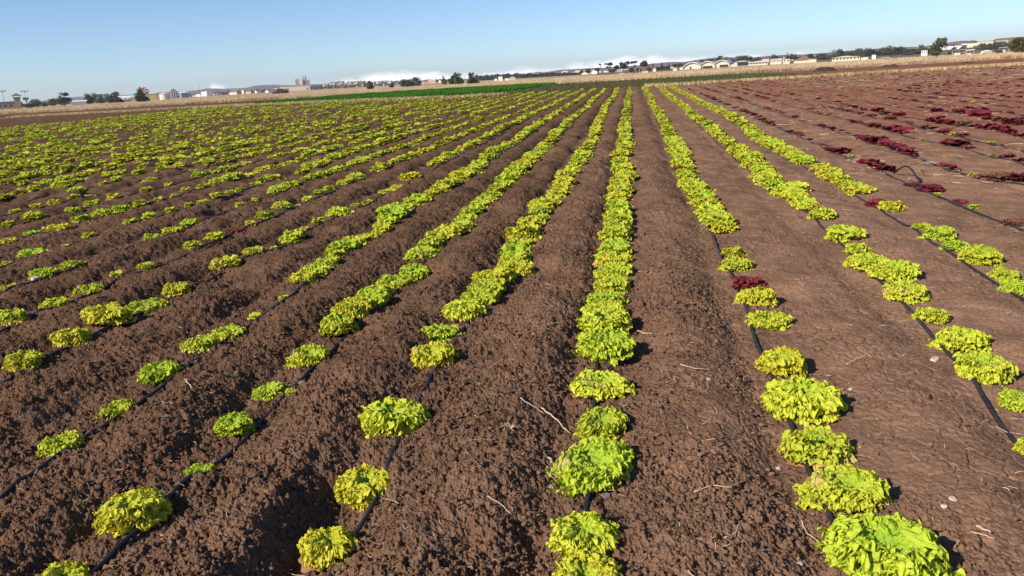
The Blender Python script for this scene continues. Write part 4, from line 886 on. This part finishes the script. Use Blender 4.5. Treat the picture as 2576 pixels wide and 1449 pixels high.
house(15, 273, 52, 14, 'pink', 'dark', 'long pinkish building with dark roof at the left edge', d=420, rh=.3, depth=16, wins=5, name='long_building', cat='building')
house(195, 262, 36, 8, 'white', 'white', 'long low white building between the left trees', d=500, rh=.3, depth=10)
# watchtowers
def watchtower(px, base, top, w, d, label):
    r, m = root_at('watchtower', px, base, d, label, 'watchtower'); H, W_ = (base-top)*m, w*m
    part('shaft', [(-W_*.27, W_*.27, 0, W_*.54, -2, H*.62)], WALLS['tan'], r)
    part('cabin', [(-W_*.33, W_*.33, -W_*.06, W_*.6, H*.62, H*.72)], WALLS['grey'], r)
    for s in (-1, 1): part('post', [(s*W_*.3-.1, s*W_*.3+.1, 0, .2, H*.72, H*.82)], WALLS['tan'], r)
    o = W_*.5; V = [(-o, -W_*.25, H*.8), (o, -W_*.25, H*.8), (o, W_*.8, H*.8), (-o, W_*.8, H*.8), (0, W_*.27, H)]
    mesh_np('roof', np.array(V), np.array([(0, 3, 2, 1)]), ROOFS['brown'], T=[(0, 1, 4), (1, 2, 4), (2, 3, 4), (3, 0, 4)], smooth=False, parent=r)
watchtower(47, 270, 241, 21, 330, 'brown watchtower with wide hipped roof above the left bushes')
watchtower(372, 250, 226, 13, 430, 'slim watchtower right of the aeroplane tail')
# light masts and radio masts
METAL = plain('galvanised_metal', (.28, .29, .32), rough=.5, metal=.4, var=.1)
def mast(px, base, top, d, label, head=True):
    r, m = root_at('light_mast' if head else 'radio_mast', px, base, d, label, 'mast'); H = (base-top)*m
    tube('pole', [(0, 0, -2), (0, 0, H*.5), (0, 0, H)], .22, METAL, seg=6, parent=r, taper=.6)
    if head:
        part('crossbar', [(-2.2, 2.2, -.15, .15, H, H+.3)], METAL, r)
        for x in (-1.8, 0, 1.8): part('lamp', [(x-.35, x+.35, -.5, .2, H+.31, H+.9)], METAL, r)
    else: drum('dish', 0, 0, .9, H*.62, H*.74, ROOFS['white'], r)
mast(13, 268, 238, 600, 'floodlight mast at the far left edge'); mast(68, 262, 236.5, 640, 'floodlight mast just right of the watchtower')
mast(502, 231, 211, 1000, 'red and white radio mast over the left town', False); mast(1045, 212, 192, 1100, 'thin radio mast behind the middle tree cluster', False)
mast(468, 238, 224, 900, 'thin pole right of the grey silos', False)
# parked aeroplane seen from the side, tricolour fin
PW, PG, PY, PR = plain('white_paint', (.78, .76, .76), rough=.35, var=.03), plain('green_paint', (.03, .38, .06), rough=.4, var=.05), plain('yellow_paint', (.72, .60, .10), rough=.4, var=.05), plain('red_paint', (.60, .08, .05), rough=.4, var=.05)
r, m = root_at('parked_aeroplane', 330, 253, 700, 'white aeroplane with green, yellow and red tail fin behind a narrow tree', 'aeroplane')
n = 14; xs = np.linspace(-34*m, 16*m, n); rad = 2.1*np.array([.25, .7, .95] + [1]*6 + [.95, .8, .6, .4, .15]); zz = np.array([0]*8 + [.05, .2, .45, .8, 1.1, 1.4])
a = np.linspace(0, 2*math.pi, 14, endpoint=False)
V = np.stack([np.repeat(xs, 14), (rad[:, None]*np.cos(a)).ravel(), (1.7 + zz[:, None] + rad[:, None]*np.sin(a)).ravel()], 1); i = np.arange(n-1)[:, None]*14; j = np.arange(14)[None]
mesh_np('fuselage', V, np.stack([i+j, i+14+j, i+14+(j+1) % 14, i+(j+1) % 14], -1).reshape(-1, 4), PW, parent=r)
def fin(zs, mt, nm):
    (x0a, x0b, z0), (x1a, x1b, z1) = zs
    V = [(x, y, z) for (x, y, z) in [(x0a, -.2, z0), (x0b, -.2, z0), (x1b, -.12, z1), (x1a, -.12, z1), (x0a, .2, z0), (x0b, .2, z0), (x1b, .12, z1), (x1a, .12, z1)]]
    mesh_np(nm, np.array(V), np.array([(0, 1, 2, 3), (5, 4, 7, 6), (0, 4, 5, 1), (1, 5, 6, 2), (2, 6, 7, 3), (3, 7, 4, 0)]), mt, smooth=False, parent=r)
fin([(-6*m, 14*m, 2.4), (1*m, 17*m, 2.4+3.5*m)], PY, 'tail_fin_base'); fin([(1*m+.02, 17*m, 2.42+3.5*m), (13*m, 23*m, 2.4+10*m)], PG, 'tail_fin_middle'); fin([(13*m+.02, 23*m, 2.42+10*m), (29*m, 35*m, 2.4+20*m)], PR, 'tail_fin_tip')
part('wing', [(-14*m, -6*m, -15, 15, 1.0, 1.4)], PW, r); part('tailplane', [(10*m, 15*m, -6, 6, 2.9, 3.2)], PW, r)
for y in (-6, 6): o = tube('engine', [(-14*m, y, 1.5), (-12*m, y, 1.5), (-9*m, y, 1.5)], .9, WALLS['grey'], seg=10, parent=r)
# arched hangars
def hangar(px, base, w, h, door, label, d=430, depth=26):
    r, m = root_at('arched_hangar', px, base, d, label, 'hangar', None, -6); W_, H = w*m, h*m; n = 20
    a = np.linspace(0, 1, n+1); X = -W_/2 + W_*a; Zt = H*(.28 + .72*np.sin(np.pi*a)**.8)
    V = []
    for y in (0, depth):
        V += [(x, y, -2.) for x in X] + [(x, y, z) for x, z in zip(X, Zt)]
    k = n+1; F = [(i, i+1, k+i+1, k+i) for i in range(n)] + [(2*k+i+1, 2*k+i, 3*k+i, 3*k+i+1) for i in range(n)]
    mesh_np('wall', np.array(V), np.array(F + [(0, k, 3*k, 2*k), (n, 2*k+n, 3*k+n, k+n)]), WALLS['cream'], smooth=False, parent=r)
    V2 = []
    for y in (-.7, depth+.7):
        V2 += [(x*1.02, y, z+.05) for x, z in zip(X, Zt)] + [(x*1.03, y, z+.5) for x, z in zip(X, Zt)]
    F2 = []
    for i in range(n): F2 += [(k+i, k+i+1, 3*k+i+1, 3*k+i), (i+1, i, 2*k+i, 2*k+i+1), (i, i+1, k+i+1, k+i), (2*k+i+1, 2*k+i, 3*k+i, 3*k+i+1)]
    mesh_np('roof', np.array(V2), np.array(F2), ROOFS['tin'], smooth=False, parent=r)
    x0, x1, z1 = door; dr = part('door', [(x0*W_, x1*W_, -.25, .1, 0, z1*H)], WALLS['dark'], r)
hangar(1741, 174, 41, 14, (-.13, -.06, .42), 'leftmost arched cream hangar with a small dark door')
hangar(1779, 171.5, 35, 14, (-.27, .34, .36), 'middle arched cream hangar with a wide dark opening')
hangar(1815, 168.5, 36, 14, (-.12, .42, .36), 'rightmost arched cream hangar with a wide dark opening')
house(1838, 167, 16, 4, 'cream', 'tin', 'low cream annex right of the arched hangars', d=430, rh=.05)
house(1714, 174, 8, 4, 'white', 'tin', 'small white kiosk left of the arched hangars', d=430, rh=.3)
r = house(1867, 164.5, 38, 11, 'cream', 'tin', 'low-gabled hangar with big dark blue doorway', d=430, rh=.25, along='y', depth=24, name='gabled_hangar', cat='hangar')
m = .215; part('door', [(-11*m, 13*m, -.3, .1, 0, 7*m)], plain('blue_shade', (.03, .04, .09)), r)
house(1908, 162.5, 42, 9, 'cream', 'tin', 'long cream hall with slanting roof right of the gabled hangar', d=430, rh=.5, along='y', depth=20, wins=6, name='hall', cat='building')
for a, b, w, h, wl, rf, lb in [(1941, 158, 6, 8, 'cream', 'tin', 'narrow cream two-storey hut, left of three small buildings'), (1952, 157.5, 12, 9, 'cream', 'tin', 'cream hut with tin roof, middle of three small buildings'), (1962, 157, 7, 9, 'cream', 'tin', 'slim cream hut, right of three small buildings'), (1978, 157, 15, 8, 'cream', 'tin', 'squarish cream shed standing alone left of the big gabled barn')]:
    house(a, b, w, h, wl, rf, lb, d=420, rh=.12, wins=2)
house(2022, 156, 42, 12, 'cream', 'rust', 'big cream barn with broad pinkish roof among dark trees', d=400, rh=.6, along='y', depth=22, name='barn', cat='barn')
house(2044, 154, 16, 5, 'cream', 'tin', 'low cream lean-to at the right of the big barn', d=395, rh=.1)
house(2128, 152, 58, 10, 'cream', 'tin', 'long cream warehouse with flat tin roof before dark trees', d=380, rh=.3, along='y', depth=16, wins=8, name='warehouse', cat='warehouse')
house(2175, 148, 14, 4, 'cream', 'tin', 'tiny low shed between the warehouse and the open shelters', d=380, rh=.1)
house(2198, 146, 8, 7, 'white', 'tin', 'small white hut with broken outline before dark trees', d=360, rh=.2)
house(2325, 136, 12, 8, 'white', 'tin', 'white hut with bands of windows beneath the dark trees', d=420, rh=.1, wins=3)
house(1259, 201, 10, 8, 'white', 'white', 'small bright white cabin before the far wood', d=300, rh=.1)
house(1289, 201, 16, 8, 'yellow', 'tin', 'small cream cottage with tin roof before the far wood', d=300, rh=.4, along='y')
house(1247, 202, 7, 4, 'white', 'tin', 'tiny white shed left of the bright white cabin', d=320, rh=.1)
house(1275, 201, 9, 4, 'white', 'white', 'low white shed between cabin and cream cottage', d=320, rh=.1)
house(1646, 181, 8, 8, 'cream', 'tin', 'upright cream hut right of the small shelters', d=300, rh=.1)
house(1698, 177, 10, 5, 'cream', 'tin', 'small cream hut below the cypress row', d=330, rh=.2)
# open shelters with flat tops
def shelter(px, base, w, h, d, roofm, label):
    r, m = root_at('shelter', px, base, d, label, 'shelter'); W_, H = w*m, h*m; dp = W_*.6
    for sx in (-1, 1):
        for y in (.1, dp-.1): part('post', [(sx*W_*.42-.07, sx*W_*.42+.07, y-.07, y+.07, -.8, H*.8)], WALLS['tan'], r)
    o = W_*.5; V = [(-o, -.4, H*.8), (o, -.4, H*.88), (o, dp+.4, H*.92), (-o, dp+.4, H*.84), (-o, -.4, H*.86), (o, -.4, H*.96), (o, dp+.4, H), (-o, dp+.4, H*.94)]
    mesh_np('roof', np.array(V), np.array([(3, 2, 1, 0), (4, 5, 6, 7), (0, 1, 5, 4), (1, 2, 6, 5), (2, 3, 7, 6), (3, 0, 4, 7)]), ROOFS[roofm], smooth=False, parent=r)
    part('low_wall', [(-W_*.3, W_*.1, dp*.3, dp*.35, -.8, H*.35)], WALLS['cream'], r)
shelter(1567, 184, 30, 9, 290, 'white', 'pale flat roofed open shelter under the large dark tree')
shelter(1626, 181, 40, 13, 290, 'rust', 'brownish sagging shelter between the two tall trees')
shelter(2256, 150, 28, 9, 230, 'dark', 'dark topped open shelter in the dry grass, right one')
shelter(2228, 150, 18, 5, 230, 'white', 'low pale shelter left of the dark topped one')
shelter(2412, 133, 28, 7, 250, 'tin', 'pale flat canopy beside the lone canopy on thin legs')
shelter(2440, 139, 16, 12, 210, 'white', 'white flat canopy on thin legs in the dry grass')
shelter(2526, 127, 20, 7, 260, 'tin', 'small pale canopy far right before the houses')
# white dome tent
r, m = root_at('dome_tent', 2482, 133.5, 230, 'low white dome tent in the dry grass at the right', 'tent'); a = np.linspace(0, math.pi, 13); V = []
for y in np.linspace(0, 3, 5): s = math.sin(math.pi*(.25+.5*(y/3))); V += [(-12*m*math.cos(q)*s, y, 6.2*m*math.sin(q)*s) for q in a]
i = np.arange(4)[:, None]*13; j = np.arange(12)[None]; mesh_np('cover', np.array(V), np.stack([i+j, i+j+1, i+13+j+1, i+13+j], -1).reshape(-1, 4), ROOFS['white'], parent=r)
mesh_np('front_panel', np.array([(0, -.01, 0)] + [(-12*m*math.cos(q)*.707, -.01, 6.2*m*math.sin(q)*.707) for q in a]), None, WALLS['tan'], T=[(0, i+1, i+2) for i in range(12)], parent=r)
# dark heaps of soil and manure
HEAP = plain('dark_soil_heap', (.06, .032, .025), var=.4, scale=3, bump=1.)
def heap(px, base, w, h, label, d=None):
    d = d or dist_of(px, base, 60, 400); p = far(px, base, d); m = d/2000.; W_, H = w*m, h*m; n, k = 30, 14
    u, v = np.meshgrid(np.linspace(-1, 1, n), np.linspace(-1, 1, k), indexing='ij'); e = np.clip(1 - np.abs(u)**3 - np.abs(v)**2.4, 0, 1)
    z = e**.6*H*(.45 + 1.1*fbm(u*3.5+px, v*3, 5, 3)) - .1
    V = np.stack([u*W_/2, v*W_*.22 + W_*.2, z], -1).reshape(-1, 3); i = np.arange(n-1)[:, None]*k; j = np.arange(k-1)[None]
    o = mesh_np('soil_heap', V, np.stack([i+j, i+k+j, i+k+j+1, i+j+1], -1).reshape(-1, 4), HEAP, smooth=False); o.location = (p.x, p.y, ground_z(p.x, p.y)); o.rotation_euler.z = -math.atan2(p.x, p.y)
    tag(o, label, 'soil heap')
heap(2074, 176, 54, 10, 'largest dark heap of soil at the field edge, right side'); heap(2238, 165, 38, 7, 'dark soil heap below the dark topped shelter'); heap(2433, 154, 26, 5, 'low dark heap right of the windswept tree')
heap(1945, 182, 10, 3, 'small dark clod heap in the grass left of the largest heap'); heap(2130, 170, 30, 3, 'thin flat dark heap right of the largest heap'); heap(1952, 189, 40, 6, 'flat greenish brush heap below the gabled hangar')
heap(920, 236, 32, 5, 'dark brush heap in the dry grass above the green crop'); heap(705, 233, 42, 10, 'brown scrubby bank in front of the long cream shed', 320); heap(1592, 184, 24, 4, 'dark low heap in the grass below the shelters', 230)
for a, b, w in [(1715, 173.5, 30)]: pass
# ------------------------------------------------------------------ haze
def haze():
    x0, x1, y0, y1, z0, z1 = -7200, 7200, -900, 7200, -60, 112
    V, Q = box_np(x0, x1, y0, y1, z0, z1); o = mesh_np('haze', np.array(V, float), np.array(Q), None, smooth=False)
    m = bpy.data.materials.new('haze_air'); m.use_nodes = True; nt = m.node_tree; nt.nodes.remove(nt.nodes['Principled BSDF'])
    v = nt.nodes.new('ShaderNodeVolumePrincipled'); v.inputs['Color'].default_value = (.86, .9, 1, 1); v.inputs['Density'].default_value = HAZE; v.inputs['Anisotropy'].default_value = .2
    nt.links.new(v.outputs[0], nt.nodes['Material Output'].inputs['Volume']); o.data.materials.append(m); kind(o, 'stuff'); tag(o, 'thin pale haze over the far hills and town', 'haze')
HAZE = .0001
haze()
# look-alikes are told apart by their order from left to right
by = {}
for o in bpy.data.objects:
    if o.parent is None and o.get('label') and not o.get('kind'): by.setdefault(o['label'], []).append(o)
for lb, L_ in by.items():
    if len(L_) > 1:
        L_.sort(key=lambda o: o.location.x/max(o.location.y, 1.))
        for i, o in enumerate(L_): o['label'] = lb + ', %s from left' % ORD(i+1); o['group'] = o.get('group') or lb
print('objects', len(bpy.data.objects))
